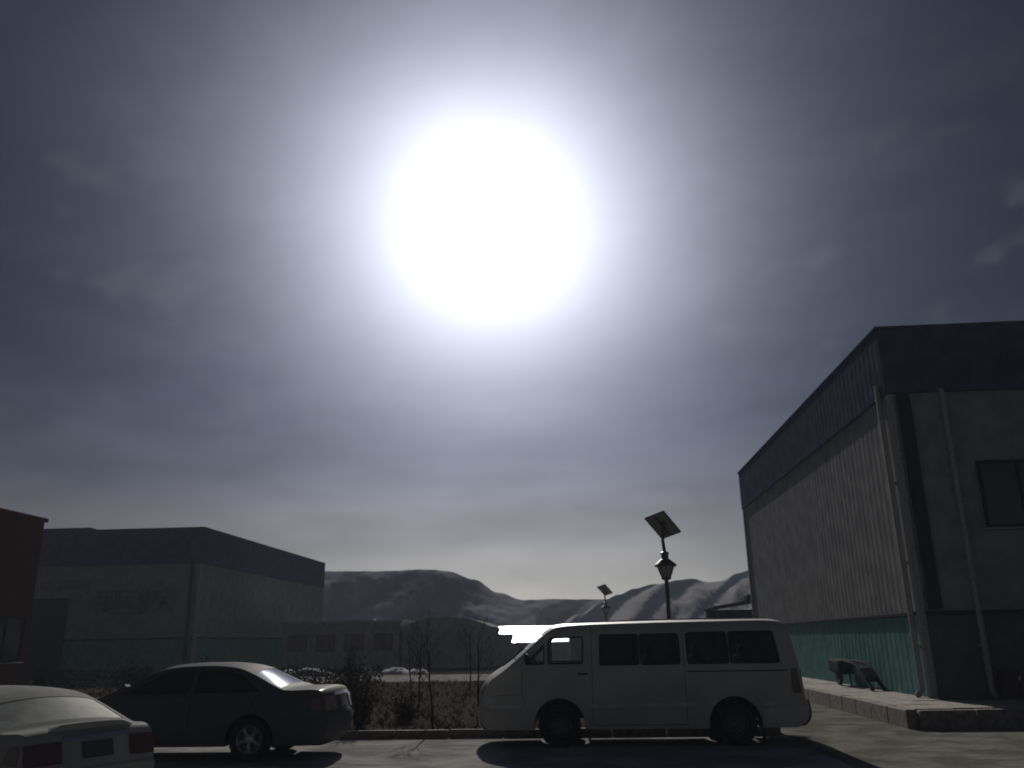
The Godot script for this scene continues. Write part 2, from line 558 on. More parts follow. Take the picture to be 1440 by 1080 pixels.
func make_van() -> void:
	var V := thing("passenger_van", "light grey high-roofed passenger van with long row of side windows", "van", Vector3(0, 0, -15.6))
	var W: Callable = van_width
	var ctrl := [[-1.50, 0.27], [-1.66, 0.32], [-1.67, 0.60], [-1.65, 0.80], [-1.55, 1.01], [-1.25, 1.19], [-0.54, 1.80], [-0.36, 1.88], [0.6, 1.905], [2.4, 1.915], [3.20, 1.915], [3.40, 1.84], [3.455, 1.5], [3.51, 1.1], [3.54, 0.72], [3.60, 0.62], [3.60, 0.38], [3.40, 0.27]]
	var crowns := [0.05, 0.09, 0.1, 0.1, 0.1, 0.09, 0.07, 0.055, 0.05, 0.05, 0.05, 0.06, 0.06, 0.06, 0.06, 0.05, 0.05, 0.04]
	var prof := smooth_profile(ctrl)
	var outline := PackedVector2Array()
	for v in prof:
		outline.append(Vector2(v.x, v.y))
	var fw := Vector2(-0.38, 0.335); var rw := Vector2(2.42, 0.335)
	var arches := [disc(fw, 0.415), disc(rw, 0.415)]
	var wins := []
	for p in [[-0.95, 1.27, -0.60, 1.27, -0.60, 1.60], [-0.55, 1.27, 0.03, 1.27, 0.05, 1.71, -0.49, 1.70, -0.55, 1.64], [0.29, 1.24, 0.955, 1.24, 0.955, 1.735, 0.31, 1.735], [0.963, 1.24, 1.62, 1.24, 1.62, 1.735, 0.963, 1.735], [1.72, 1.24, 2.40, 1.24, 2.40, 1.75, 1.72, 1.745], [2.408, 1.24, 3.22, 1.24, 3.15, 1.75, 2.408, 1.75]]:
		wins.append(rounded(P2(p), 0.05))
	var gaps := [strip(Vector2(0.16, 0.33), Vector2(0.18, 1.8)), strip(Vector2(-0.98, 0.82), Vector2(-0.98, 1.2)), strip(Vector2(-0.9, 0.55), Vector2(-0.98, 0.82)), strip(Vector2(1.67, 0.33), Vector2(1.67, 1.79)), strip(Vector2(1.7, 1.13), Vector2(3.3, 1.13), 0.02), strip(Vector2(0.16, 0.33), Vector2(1.67, 0.33)), strip(Vector2(-1.4, 0.79), Vector2(-1.0, 0.81))]
	var cut := []
	cut.append_array(arches); cut.append_array(wins); cut.append_array(gaps)
	var body := new_st()
	for sd in [1.0, -1.0]:
		skin(body, outline, cut, W, sd)
		for wn in wins:
			lip(body, wn, W, sd, 0.0, -0.03)
	# band over the van, with openings for the windscreen and the rear window
	wrap_band(body, prof, 0.0, 5.2, -1.0, 1.0, W, crowns)
	wrap_band(body, prof, 5.95, 11.25, -1.0, 1.0, W, crowns)
	wrap_band(body, prof, 12.7, 17.0, -1.0, 1.0, W, crowns)
	for e in [[-1.0, -0.9], [0.9, 1.0]]:
		wrap_band(body, prof, 5.2, 5.95, e[0], e[1], W, crowns, 0.0, 2)
		wrap_band(body, prof, 11.25, 12.7, e[0], e[1], W, crowns, 0.0, 2)
	obj("body", body, M.van_paint, V)
	var st := new_st()
	for sd in [1.0, -1.0]:
		for g in gaps:
			st = new_st()
			skin(st, g, [], W, sd, -0.012, 0.3)
			obj("panel_gap", st, M.black_plastic, V)
	# wheel wells, floor
	st = new_st()
	for sd in [1.0, -1.0]:
		for a in [fw, rw]:
			for k in 20:
				var a0 := PI * (k / 20.0 * 1.1 - 0.05); var a1 := PI * ((k + 1) / 20.0 * 1.1 - 0.05)
				var p0: Vector2 = a + Vector2(cos(a0), sin(a0)) * 0.416; var p1: Vector2 = a + Vector2(cos(a1), sin(a1)) * 0.416
				quad(st, Vector3(p0.x, p0.y, sd * 0.838), Vector3(p1.x, p1.y, sd * 0.838), Vector3(p1.x, p1.y, sd * 0.5), Vector3(p0.x, p0.y, sd * 0.5), Vector3(a.x - p0.x, a.y - p0.y, 0))
	span(st, Vector3(-1.45, 0.38, -0.70), Vector3(-0.82, 0.5, 0.70))
	span(st, Vector3(-0.82, 0.42, -0.49), Vector3(0.06, 0.75, 0.49))
	span(st, Vector3(0.06, 0.36, -0.78), Vector3(1.98, 0.46, 0.78))
	span(st, Vector3(1.98, 0.42, -0.49), Vector3(2.86, 0.75, 0.49))
	span(st, Vector3(2.86, 0.40, -0.70), Vector3(3.40, 0.5, 0.70))
	obj("underbody", st, M.black_plastic, V)
	# glass
	for sd in [1.0, -1.0]:
		for wn in wins:
			st = new_st()
			skin(st, wn, [], W, sd, -0.022, 0.3)
			var o := obj("window", st, M.window_pane if wn[0].x < 0.2 else M.tinted_pane, V)
			var s2 := new_st()
			seal(s2, wn, W, sd, 0.022, -0.012)
			obj("window_seal", s2, M.rubber, o)
	st = new_st()
	wrap_band(st, prof, 5.2, 5.95, -0.9, 0.9, W, crowns, -0.012, 12)
	var ws := obj("windscreen", st, M.window_pane, V)
	st = new_st()
	for z in [-0.35, 0.3]:
		tube(st, [Vector3(-1.33, 1.24, z), Vector3(-1.16, 1.37, z + 0.1), Vector3(-0.98, 1.53, z + 0.28)], [0.012, 0.01, 0.008], 6)
	obj("wiper", st, M.black_plastic, ws)
	st = new_st()
	wrap_band(st, prof, 11.25, 12.7, -0.9, 0.9, W, crowns, -0.012, 12)
	obj("rear_window", st, M.tinted_pane, V)
	# front
	for sd in [1.0, -1.0]:
		st = new_st()
		wrap_band(st, prof, 2.9, 3.85, sd * 0.58, sd * 0.96, W, crowns, 0.012, 6)
		obj("headlight", st, M.lens_clear, V)
		st = new_st()
		wrap_band(st, prof, 2.3, 2.75, sd * 0.7, sd * 0.97, W, crowns, 0.015, 4)
		skin(st, P2([-1.62, 0.66, -1.42, 0.68, -1.42, 0.76, -1.62, 0.75]), [], W, sd, 0.012)
		obj("indicator", st, M.lens_clear, V)
		st = new_st()
		skin(st, rounded(P2([3.36, 0.78, 3.50, 0.78, 3.46, 1.16, 3.36, 1.16]), 0.02), [], W, sd, 0.012)
		wrap_band(st, prof, 12.9, 13.8, sd * 0.78, sd * 1.0, W, crowns, 0.014, 5)
		obj("taillight", st, M.tail_red, V)
		mirror(V, -0.86, 1.3, van_width(-0.86, 1.3), sd, M.black_plastic)
		door_handle(V, 0.02, 1.12, W, sd, M.black_plastic)
		st = new_st()
		for k in 6:   # dark strip along the side, in lengths that follow the body
			var xs := [0.1, 0.5, 0.9, 1.3, 1.6, 1.95, 2.0]
			if k < 5:
				skin(st, P2([xs[k], 0.60, xs[k + 1], 0.60, xs[k + 1], 0.66, xs[k], 0.66]), [], W, sd, 0.012, 0.2)
		skin(st, P2([2.86, 0.60, 3.5, 0.60, 3.5, 0.66, 2.86, 0.66]), [], W, sd, 0.012, 0.2)
		skin(st, P2([-1.5, 0.60, -0.8, 0.60, -0.8, 0.66, -1.5, 0.66]), [], W, sd, 0.012, 0.2)
		obj("side_moulding", st, M.grey_wall, V)
		st = new_st()
		tube(st, [Vector3(-0.3, 1.93, sd * 0.60), Vector3(1.5, 1.955, sd * 0.60), Vector3(3.1, 1.95, sd * 0.60)], [0.012, 0.014, 0.012], 6)
		obj("roof_gutter", st, M.grey_trim, V)
		st = new_st()
		skin(st, P2([2.85, 0.10, 2.88, 0.10, 2.88, 0.36, 2.85, 0.36]), [], W, sd, -0.05, 0.5)
		box(st, Vector3(2.87, 0.22, sd * 0.70), Vector3(0.012, 0.26, 0.24))
		box(st, Vector3(0.08, 0.24, sd * 0.70), Vector3(0.012, 0.24, 0.24))
		obj("mudflap", st, M.rubber, V)
	st = new_st()
	wrap_band(st, prof, 3.05, 3.7, -0.5, 0.5, W, crowns, 0.008, 8)
	obj("grille", st, M.black_plastic, V)
	st = new_st()
	wrap_band(st, prof, 0.6, 1.95, -1.0, 1.0, W, crowns, 0.03, 14)
	skin(st, P2([-1.62, 0.34, -0.82, 0.34, -0.83, 0.50, -1.66, 0.58]), [], W, 1.0, 0.015)
	skin(st, P2([-1.62, 0.34, -0.82, 0.34, -0.83, 0.50, -1.66, 0.58]), [], W, -1.0, 0.015)
	obj("front_bumper", st, M.van_paint, V)
	st = new_st()
	wrap_band(st, prof, 14.7, 16.6, -1.0, 1.0, W, crowns, 0.03, 14)
	for sd in [1.0, -1.0]:
		skin(st, P2([2.86, 0.34, 3.55, 0.36, 3.58, 0.60, 2.86, 0.56]), [], W, sd, 0.015)
	obj("rear_bumper", st, M.grey_wall, V)
	# inside
	for z in [-0.42, 0.42]:
		seat(V, Vector3(-0.08, 0.86, z), 0.5, 0.6)
	for x in [0.85, 1.65, 2.45]:
		seat(V, Vector3(x, 0.84, 0.3), 0.92, 0.55)
		seat(V, Vector3(x, 0.84, -0.46), 0.46, 0.55)
	st = new_st()
	box(st, Vector3(-1.02, 1.06, 0), Vector3(0.4, 0.3, 1.3), 0.07)
	obj("dashboard", st, M.black_plastic, V)
	st = new_st()
	var ring := []; var rr := []
	for k in 21:
		var a := TAU * k / 20
		ring.append(Vector3(-0.62 + 0.12 * sin(a), 1.18 + 0.14 * sin(a), 0.42 + 0.19 * cos(a))); rr.append(0.014)
	tube(st, ring, rr, 6, false)
	tube(st, [Vector3(-0.85, 1.0, 0.42), Vector3(-0.62, 1.18, 0.42)], [0.03, 0.02], 8)
	obj("steering_wheel", st, M.black_plastic, V)
	for c in [fw, rw]:
		for sd in [1.0, -1.0]:
			wheel(V, Vector3(c.x, 0.335, sd * 0.825), 0.335, sd, 0, M.steel_wheel, 0.2)
	st = new_st()
	tube(st, [Vector3(1.2, 0.3, -0.2), Vector3(2.1, 0.28, -0.25), Vector3(3.5, 0.25, -0.4)], [0.03, 0.03, 0.03], 8)
	tube(st, [Vector3(1.3, 0.3, -0.2), Vector3(1.9, 0.29, -0.24)], [0.09, 0.09], 10)
	obj("exhaust", st, M.steel_wheel, V)

var deck_shift := 0.0
func sedan_width(x: float, y: float) -> float:
	var w := 0.872 - 0.03 * pow((y - 0.62) / 0.38, 2.0)
	var k := smoothstep(0.88, 0.98, y)
	w = lerpf(w, 0.835 - 0.26 * (y - 0.93) / 0.42, k)
	if y > 1.27:
		w -= 0.05 * pow((y - 1.27) / 0.1, 2.0)
	var f := clampf((-3.6 - x) / 0.95, 0.0, 1.0)
	var r := clampf((x + 0.75) / 0.78, 0.0, 1.0)
	return w - 0.20 * f * f - 0.13 * r * r

func make_sedan(called: String, label: String, at: Vector3, turn: float, paint: Material, shift: float, glass: Material, back_glass: Material, spoiler: bool, front_shift := 0.0) -> void:
	deck_shift = shift
	var C := thing(called, label, "car", at)
	C.rotation_degrees.y = turn
	var W: Callable = sedan_width
	var s := shift
	var ctrl := [[-4.32, 0.22], [-4.52, 0.34], [-4.56, 0.56], [-4.44, 0.70], [-3.75, 0.87], [-3.42, 0.93], [-2.72 + s * 0.5, 1.30], [-2.45 + s, 1.345], [-1.90 + s, 1.365], [-1.47 + s, 1.335], [-1.20 + s, 1.25], [-0.70 + s, 1.012], [-0.56 + s * 0.8, 0.99], [-0.13, 1.005], [-0.05, 0.94], [0.0, 0.68], [0.035, 0.60], [0.02, 0.34], [-0.18, 0.22]]
	var crowns := [0.08, 0.14, 0.15, 0.12, 0.05, 0.05, 0.06, 0.05, 0.045, 0.05, 0.07, 0.06, 0.035, 0.035, 0.08, 0.1, 0.1, 0.1, 0.06]
	var prof := smooth_profile(ctrl)
	var outline := PackedVector2Array()
	for v in prof:
		outline.append(Vector2(v.x, v.y))
	var fw := Vector2(-3.74, 0.31); var rw := Vector2(-1.11, 0.31)
	var arches := [disc(fw, 0.365), disc(rw, 0.365)]
	var wins := []
	for p in [[-3.10 + s * 0.3, 0.97, -2.10 + s * 0.5, 0.97, -2.10 + s * 0.5, 1.29, -2.55 + s * 0.6, 1.27], [-2.03 + s * 0.5, 0.97, -1.0 + s, 0.98, -1.35 + s, 1.23, -1.6 + s, 1.275, -2.03 + s * 0.5, 1.29]]:
		wins.append(rounded(P2(p), 0.04))
	var mx := -2.06 + s * 0.5
	var gaps := [strip(Vector2(mx, 0.3), Vector2(mx, 0.94)), strip(Vector2(-3.2, 0.45), Vector2(-3.2, 0.9)), strip(Vector2(-1.12, 0.72), Vector2(-1.05, 0.95)), strip(Vector2(-1.45, 0.45), Vector2(-1.12, 0.72)), strip(Vector2(-3.1, 0.28), Vector2(-1.6, 0.28)), strip(Vector2(-3.2, 0.45), Vector2(-3.1, 0.28)), strip(Vector2(-0.72, 0.55), Vector2(-0.04, 0.6))]
	var cut := []
	cut.append_array(arches); cut.append_array(wins); cut.append_array(gaps)
	var body := new_st()
	for sd in [1.0, -1.0]:
		skin(body, outline, cut, W, sd)
		for wn in wins:
			lip(body, wn, W, sd, 0.0, -0.02)
	wrap_band(body, prof, 5.5, 6.0, -1.0, -0.93, W, crowns, 0.0, 2)
	wrap_band(body, prof, 0.0, 3.35, -1.0, 1.0, W, crowns)
	wrap_band(body, prof, 16.0, 18.0, -1.0, 1.0, W, crowns)
	for e in [[-1.0, -0.92], [0.92, 1.0]]:
		wrap_band(body, prof, 5.1, 6.0, e[0], e[1], W, crowns, 0.0, 2)
		wrap_band(body, prof, 10.0, 11.1, e[0], e[1], W, crowns, 0.0, 2)
	obj("body", body, paint, C)
	var st := new_st()
	wrap_band(st, prof, 3.35, 5.1, -1.0, 1.0, W, crowns)
	obj("bonnet", st, paint, C)
	st = new_st()
	wrap_band(st, prof, 6.0, 10.0, -1.0, 1.0, W, crowns)
	obj("roof", st, paint, C)
	st = new_st()
	wrap_band(st, prof, 11.1, 16.0, -1.0, 1.0, W, crowns)
	var lid := obj("boot_lid", st, paint, C)
	st = new_st()
	for sd in [1.0, -1.0]:
		for g in gaps:
			st = new_st()
			skin(st, g, [], W, sd, -0.012, 0.3)
			obj("panel_gap", st, M.black_plastic, C)
	for sd in [1.0, -1.0]:
		for wn in wins:
			st = new_st()
			skin(st, wn, [], W, sd, -0.014, 0.25)
			var o := obj("window", st, glass, C)
			st = new_st()
			seal(st, wn, W, sd, 0.014, -0.006)
			obj("window_seal", st, M.rubber, o)
	st = new_st()
	wrap_band(st, prof, 5.1, 6.0, -0.92, 0.92, W, crowns, -0.006, 12)
	obj("windscreen", st, M.tinted_pane, C)
	st = new_st()
	wrap_band(st, prof, 10.0, 11.1, -0.92, 0.92, W, crowns, -0.004, 18)
	obj("rear_window", st, back_glass, C)
	for sd in [1.0, -1.0]:
		st = new_st()
		wrap_band(st, prof, 14.15, 15.1, sd * 0.52, sd * 1.0, W, crowns, 0.014, 7)
		var tl := obj("taillight", st, M.tail_red, C)
		st = new_st()
		skin(st, rounded(P2([-0.22, 0.74, -0.06, 0.71, -0.075, 0.90, -0.19, 0.88]), 0.02), [], W, sd, 0.012, 0.06)
		obj("side_lens", st, M.tail_red, tl)
		st = new_st()
		skin(st, rounded(P2([-4.44, 0.58, -4.1, 0.66, -4.12, 0.76, -4.4, 0.68]), 0.02), [], W, sd, 0.012, 0.06)
		var hl := obj("headlight", st, M.lens_clear, C)
		st = new_st()
		wrap_band(st, prof, 2.2, 3.1, sd * 0.55, sd * 1.0, W, crowns, 0.012, 7)
		obj("front_lens", st, M.lens_clear, hl)
		mirror(C, -3.0 + s * 0.3, 0.98, sedan_width(-3.0, 0.98), sd, paint)
		door_handle(C, -2.22 + s * 0.5, 0.82, W, sd, paint)
		door_handle(C, -1.3, 0.83, W, sd, paint)
		for c in [fw, rw]:
			wheel(C, Vector3(c.x, 0.31, sd * 0.845), 0.31, sd, 5, M.alloy, 0.205)
	st = new_st()
	for sd in [1.0, -1.0]:
		for a in [fw, rw]:
			for k in 20:
				var a0 := PI * (k / 20.0 * 1.1 - 0.05); var a1 := PI * ((k + 1) / 20.0 * 1.1 - 0.05)
				var p0: Vector2 = a + Vector2(cos(a0), sin(a0)) * 0.366; var p1: Vector2 = a + Vector2(cos(a1), sin(a1)) * 0.366
				quad(st, Vector3(p0.x, p0.y, sd * 0.83), Vector3(p1.x, p1.y, sd * 0.83), Vector3(p1.x, p1.y, sd * 0.55), Vector3(p0.x, p0.y, sd * 0.55), Vector3(a.x - p0.x, a.y - p0.y, 0))
	span(st, Vector3(-4.2, 0.24, -0.55), Vector3(-0.2, 0.42, 0.55))
	span(st, Vector3(-3.36, 0.22, -0.80), Vector3(-1.49, 0.40, 0.80))
	span(st, Vector3(-0.74, 0.26, -0.70), Vector3(-0.15, 0.42, 0.70))
	obj("underbody", st, M.black_plastic, C)
	# rear details
	st = new_st()
	wrap_band(st, prof, 14.3, 15.0, -0.24, 0.24, W, crowns, 0.012, 6)
	obj("number_plate", st, M.plate_blue, lid)
	st = new_st()
	wrap_band(st, prof, 14.0, 14.2, -0.5, 0.5, W, crowns, 0.02, 8)
	obj("chrome_strip", st, M.chrome, lid)
	st = new_st()
	wrap_band(st, prof, 15.75, 16.25, -1.0, 1.0, W, crowns, 0.018, 14)
	obj("bumper_ledge", st, paint, C)
	if spoiler:
		st = new_st()
		var rows := []
		for q in [[-0.34, 1.02], [-0.24, 1.045], [-0.10, 1.068], [-0.05, 1.07], [-0.03, 1.055], [-0.06, 1.0]]:
			var row := []
			for k in 17:
				var t := -1.0 + 2.0 * k / 16
				row.append(Vector3(q[0] - 0.04 * t * t + 0.03, lerpf(q[1] - 0.022 * t * t, 1.0, smoothstep(0.78, 1.0, absf(t))), t * 0.48))
			rows.append(row)
		grid(st, rows, true)
		obj("spoiler", st, paint, C)
	for z in [-0.38, 0.38]:
		seat(C, Vector3(-2.5 + s * 0.5, 0.55, z), 0.5, 0.52)
	seat(C, Vector3(-1.65 + s * 0.5, 0.55, 0), 1.25, 0.46)
	st = new_st()
	box(st, Vector3(-3.15, 0.78, 0), Vector3(0.5, 0.24, 1.3), 0.07)
	obj("dashboard", st, M.black_plastic, C)

# ------------------------------------------------------------------ buildings
# ribbed sheet wall from p (bottom corner) along unit direction u, facing n
func ribbed(st: SurfaceTool, p: Vector3, u: Vector3, n: Vector3, length: float, h: float, pitch := 0.34, deep := 0.0045) -> void:
	var count := maxi(1, roundi(length / pitch))
	var w := length / count
	var prof := [[0.0, 0.0], [0.22, 0.0], [0.40, deep], [0.60, deep], [0.78, 0.0], [1.0, 0.0]]
	var up := Vector3.UP * h
	for i in count:
		for k in prof.size() - 1:
			var a: Vector3 = p + u * (w * (i + prof[k][0])) + n * prof[k][1]
			var b: Vector3 = p + u * (w * (i + prof[k + 1][0])) + n * prof[k + 1][1]
			quad(st, a, b, b + up, a + up, n)

func warehouse(called: String, label: String, lo: Vector2, hi: Vector2, H: float, fascia: float, band: float, front_band: Material = null) -> Node3D:
	var o := thing(called, label, "warehouse", Vector3((lo.x + hi.x) * 0.5, 0, (lo.y + hi.y) * 0.5))
	var off := -o.position
	var faces := [
		[Vector3(lo.x, 0, hi.y), Vector3.RIGHT, Vector3.BACK, hi.x - lo.x],
		[Vector3(hi.x, 0, hi.y), Vector3.FORWARD, Vector3.RIGHT, hi.y - lo.y],
		[Vector3(hi.x, 0, lo.y), Vector3.LEFT, Vector3.FORWARD, hi.x - lo.x],
		[Vector3(lo.x, 0, lo.y), Vector3.BACK, Vector3.LEFT, hi.y - lo.y]]
	for f in faces:
		var p: Vector3 = f[0] + off; var u: Vector3 = f[1]; var n: Vector3 = f[2]; var L: float = f[3]
		var st := new_st()
		ribbed(st, p + Vector3.UP * band, u, n, L, fascia - band)
		obj("wall", st, M.panel, o)
		st = new_st()
		ribbed(st, p, u, n, L, band, 0.34, 0.0045)
		obj("wall_band", st, front_band if n == Vector3.BACK and front_band else M.teal_panel, o)
		st = new_st()
		ribbed(st, p + Vector3.UP * fascia + n * 0.1 - u * 0.1, u, n, L + 0.2, H - fascia, 0.34, 0.0045)
		quad(st, p + Vector3.UP * fascia - u * 0.1 + n * 0.1, p + Vector3.UP * fascia + u * (L + 0.1) + n * 0.1, p + Vector3.UP * fascia + u * (L + 0.1), p + Vector3.UP * fascia - u * 0.1, Vector3.DOWN)
		quad(st, p + Vector3.UP * (H - 0.05) - n * 0.02, p + Vector3.UP * (H - 0.05) + u * L - n * 0.02, p + Vector3.UP * (fascia) + u * L - n * 0.02, p + Vector3.UP * (fascia) - n * 0.02, -n)
		var fa := obj("fascia", st, M.blue_panel, o)
		st = new_st()
		var c := p + u * (L * 0.5) + Vector3.UP * (H + 0.012) + n * 0.045
		box(st, c, u.abs() * (L + 0.28) + n.abs() * 0.2 + Vector3.UP * 0.06, 0.01)
		obj("coping", st, M.blue_panel, fa)
		st = new_st()
		box(st, p + u * (L * 0.5) + Vector3.UP * band + n * 0.035, u.abs() * (L + 0.06) + n.abs() * 0.07 + Vector3.UP * 0.09, 0.012)
		obj("sill_rail", st, M.dark_trim, o)
	var st2 := new_st()
	for x in [lo.x, hi.x]:
		for z in [lo.y, hi.y]:
			st2 = new_st()
			box(st2, Vector3(x, fascia * 0.5, z) + off, Vector3(0.16, fascia - 0.02, 0.16), 0.02)
			obj("corner_trim", st2, M.grey_trim, o)
	st2 = new_st()
	var mz := (lo.y + hi.y) * 0.5
	quad(st2, Vector3(lo.x, fascia + 0.5, lo.y) + off, Vector3(hi.x, fascia + 0.5, lo.y) + off, Vector3(hi.x, H - 0.25, mz) + off, Vector3(lo.x, H - 0.25, mz) + off, Vector3.UP)
	quad(st2, Vector3(lo.x, fascia + 0.5, hi.y) + off, Vector3(hi.x, fascia + 0.5, hi.y) + off, Vector3(hi.x, H - 0.25, mz) + off, Vector3(lo.x, H - 0.25, mz) + off, Vector3.UP)
	obj("roof", st2, M.roof_sheet, o)
	return o

# framed opening on a wall; c centre on the wall, u along, n out
func window(parent: Node, c: Vector3, u: Vector3, n: Vector3, w: float, h: float, cols: int, frame_mat: Material, glass: Material, called := "window") -> void:
	var st := new_st()
	var sz := func(a: float, b: float, d: float) -> Vector3: return u.abs() * a + Vector3.UP * b + n.abs() * d
	for s in [-1.0, 1.0]:
		box(st, c + Vector3.UP * s * (h * 0.5 - 0.03) + n * 0.03, sz.call(w, 0.06, 0.1), 0.008)
		box(st, c + u * s * (w * 0.5 - 0.03) + n * 0.028, sz.call(0.06, h - 0.122, 0.1), 0.008)
	for k in range(1, cols):
		box(st, c + u * (w * (float(k) / cols - 0.5)) + n * 0.028, sz.call(0.05, h - 0.122, 0.08), 0.006)
	var f := obj(called, st, frame_mat, parent)
	for k in cols:
		st = new_st()
		box(st, c + u * (w * ((k + 0.5) / cols - 0.5)) + n * 0.02, sz.call(w / cols - 0.05, h - 0.11, 0.012))
		obj("pane", st, glass, f)
	st = new_st()
	box(st, c - Vector3.UP * (h * 0.5 + 0.03) + n * 0.05, sz.call(w + 0.12, 0.05, 0.16), 0.008)
	obj("sill", st, M.grey_trim, f)

# four raised strokes characters, as the blurred sign shows them
func wall_characters() -> void:
	var o := thing("wall_lettering", "row of four dark raised characters on grey wall of left warehouse", "lettering", Vector3(-26.8, 4.35, -51.12))
	var chars := [
		[[0, .95, 1, .95], [0, 0, 0, .95], [1, 0, 1, .95], [.2, .7, .8, .7], [.2, .45, .8, .45], [.5, .1, .5, .8], [.2, .2, .8, .2]],
		[[0, .95, 1, .95], [0, 0, 0, .95], [0, 0, 1, 0], [.2, .7, .8, .7], [.2, .3, .8, .3], [.5, .3, .5, .7], [.2, .48, .8, .48]],
		[[.35, 1, .05, .6], [.25, .7, .25, 0], [.5, .8, 1, .8], [.75, 1, .75, .1], [.5, .45, 1, .45], [.75, .1, .5, 0]],
		[[.5, 1.08, .5, .92], [0, .9, 1, .9], [0, .9, 0, .7], [1, .9, 1, .7], [.2, .68, .8, .68], [.5, .68, .5, 0], [.5, .5, .1, .05], [.5, .5, .92, .05], [.25, .42, .75, .42]]]
	var xs := [-2.25, -0.95, 0.3, 1.3]
	var ws := [1.1, 1.05, 0.75, 1.2]
	for i in 4:
		var st := new_st()
		for s in chars[i]:
			var a := Vector3(s[0] * ws[i], s[1] * 1.35 - 0.7, 0); var b := Vector3(s[2] * ws[i], s[3] * 1.35 - 0.7, 0)
			var d := (b - a).normalized()
			box(st, (a + b) * 0.5 + Vector3(xs[i], 0, 0.0), Vector3(a.distance_to(b) + 0.13, 0.15, 0.07), 0.01, Basis(d, Vector3(-d.y, d.x, 0), Vector3.BACK))
		obj("character", st, M.lettering, o)

func simple_house(called: String, label: String, category: String, lo: Vector2, hi: Vector2, h: float, wallm: Material) -> Node3D:
	var o := thing(called, label, category, Vector3((lo.x + hi.x) * 0.5, 0, (lo.y + hi.y) * 0.5))
	var st := new_st()
	var s := (hi - lo) * 0.5
	span(st, Vector3(-s.x, -0.2, -s.y), Vector3(s.x, h, s.y))
	obj("wall", st, wallm, o)
	return o

func gable(st: SurfaceTool, hx: float, z0: float, y0: float, zr: float, yr: float, z1: float, y1: float, thick := 0.08) -> void:
	# ridge along x; two slopes with thickness
	for k in [[z0, y0, zr, yr], [z1, y1, zr, yr]]:
		var a := Vector3(-hx, k[1], k[0]); var b := Vector3(hx, k[1], k[0]); var c := Vector3(hx, k[3], k[2]); var d := Vector3(-hx, k[3], k[2])
		var t := Vector3.UP * thick
		quad(st, a + t, b + t, c + t, d + t, Vector3.UP)
		quad(st, a, b, c, d, Vector3.DOWN)
		quad(st, a, b, b + t, a + t, Vector3(0, 0, k[0] - zr))
		quad(st, a, d, d + t, a + t, Vector3.LEFT)
		quad(st, b, c, c + t, b + t, Vector3.RIGHT)

# ------------------------------------------------------------------ plants
func grow(st: SurfaceTool, p: Vector3, d: Vector3, len_: float, r: float, depth: int, tips: Array) -> void:
	var pts := [p]; var rad := [r]
	var q := p; var e := d
	for k in 3:
		e = (e + Vector3(rng.randf_range(-1, 1), rng.randf_range(-0.4, 0.8), rng.randf_range(-1, 1)) * 0.16).normalized()
		q += e * len_ / 3.0
		pts.append(q); rad.append(lerpf(r, r * 0.55, (k + 1) / 3.0))
	tube(st, pts, rad, 5 if depth > 2 else 3, false)
	if depth <= 0:
		tips.append(q)
		return
	var n := rng.randi_range(3, 4)
	for i in n:
		var at: Vector3 = pts[1].lerp(pts[3], rng.randf()) if i < n - 1 else pts[3]
		var side := Vector3(rng.randf_range(-1, 1), 0, rng.randf_range(-1, 1)).normalized()
		var nd := (e * 0.9 + side * rng.randf_range(0.4, 0.9) + Vector3.UP * 0.2).normalized()
		grow(st, at, nd, len_ * rng.randf_range(0.55, 0.8), r * 0.5, depth - 1, tips)

func bare_tree(label: String, at: Vector3, h: float, r: float, leaves := 0.0, leaf_mat: Material = null, stems := 1, group := "young trees in the planting bed") -> void:
	var o := thing("bare_tree", label, "tree", at, group)
	var tips := []
	var trunk := new_st(); var crown := new_st()
	for s in stems:
		var lean := Vector3(rng.randf_range(-0.12, 0.12), 1, rng.randf_range(-0.12, 0.12)).normalized()
		var base := Vector3(rng.randf_range(-0.06, 0.06), -0.05, rng.randf_range(-0.06, 0.06)) * (stems - 1)
		var th := h * rng.randf_range(0.38, 0.5)
		var top := base + lean * th
		tube(trunk, [base, base.lerp(top, 0.5) + Vector3(rng.randf_range(-0.02, 0.02), 0, 0), top, base + lean * h * 0.9], [r * 1.25, r, r * 0.8, r * 0.2], 7)
		for k in 9:
			var a := rng.randf() * TAU
			var f := rng.randf_range(0.35, 0.95)
			var bp := base + lean * h * 0.9 * f
			grow(crown, bp, Vector3(cos(a) * 0.75, 0.75, sin(a) * 0.75).normalized(), h * 0.26 * (1.25 - f * 0.6), r * 0.42 * (1.15 - f * 0.5), 2, tips)
	obj("trunk", trunk, M.bark, o)
	obj("crown", crown, M.twig, o)
	if leaves > 0.0:
		var st := new_st()
		for t in tips:
			for k in int(leaves):
				var c: Vector3 = t + Vector3(rng.randf_range(-1, 1), rng.randf_range(-1, 1), rng.randf_range(-1, 1)) * 0.09
				var u := Vector3(rng.randf_range(-1, 1), rng.randf_range(-1, 1), rng.randf_range(-1, 1)).normalized()
				var v := u.cross(Vector3(rng.randf_range(-1, 1), rng.randf_range(-1, 1), rng.randf_range(-1, 1))).normalized()
				quad(st, c - u * 0.03, c - v * 0.014, c + u * 0.03, c + v * 0.014, u.cross(v))
		obj("leaves", st, leaf_mat, o)

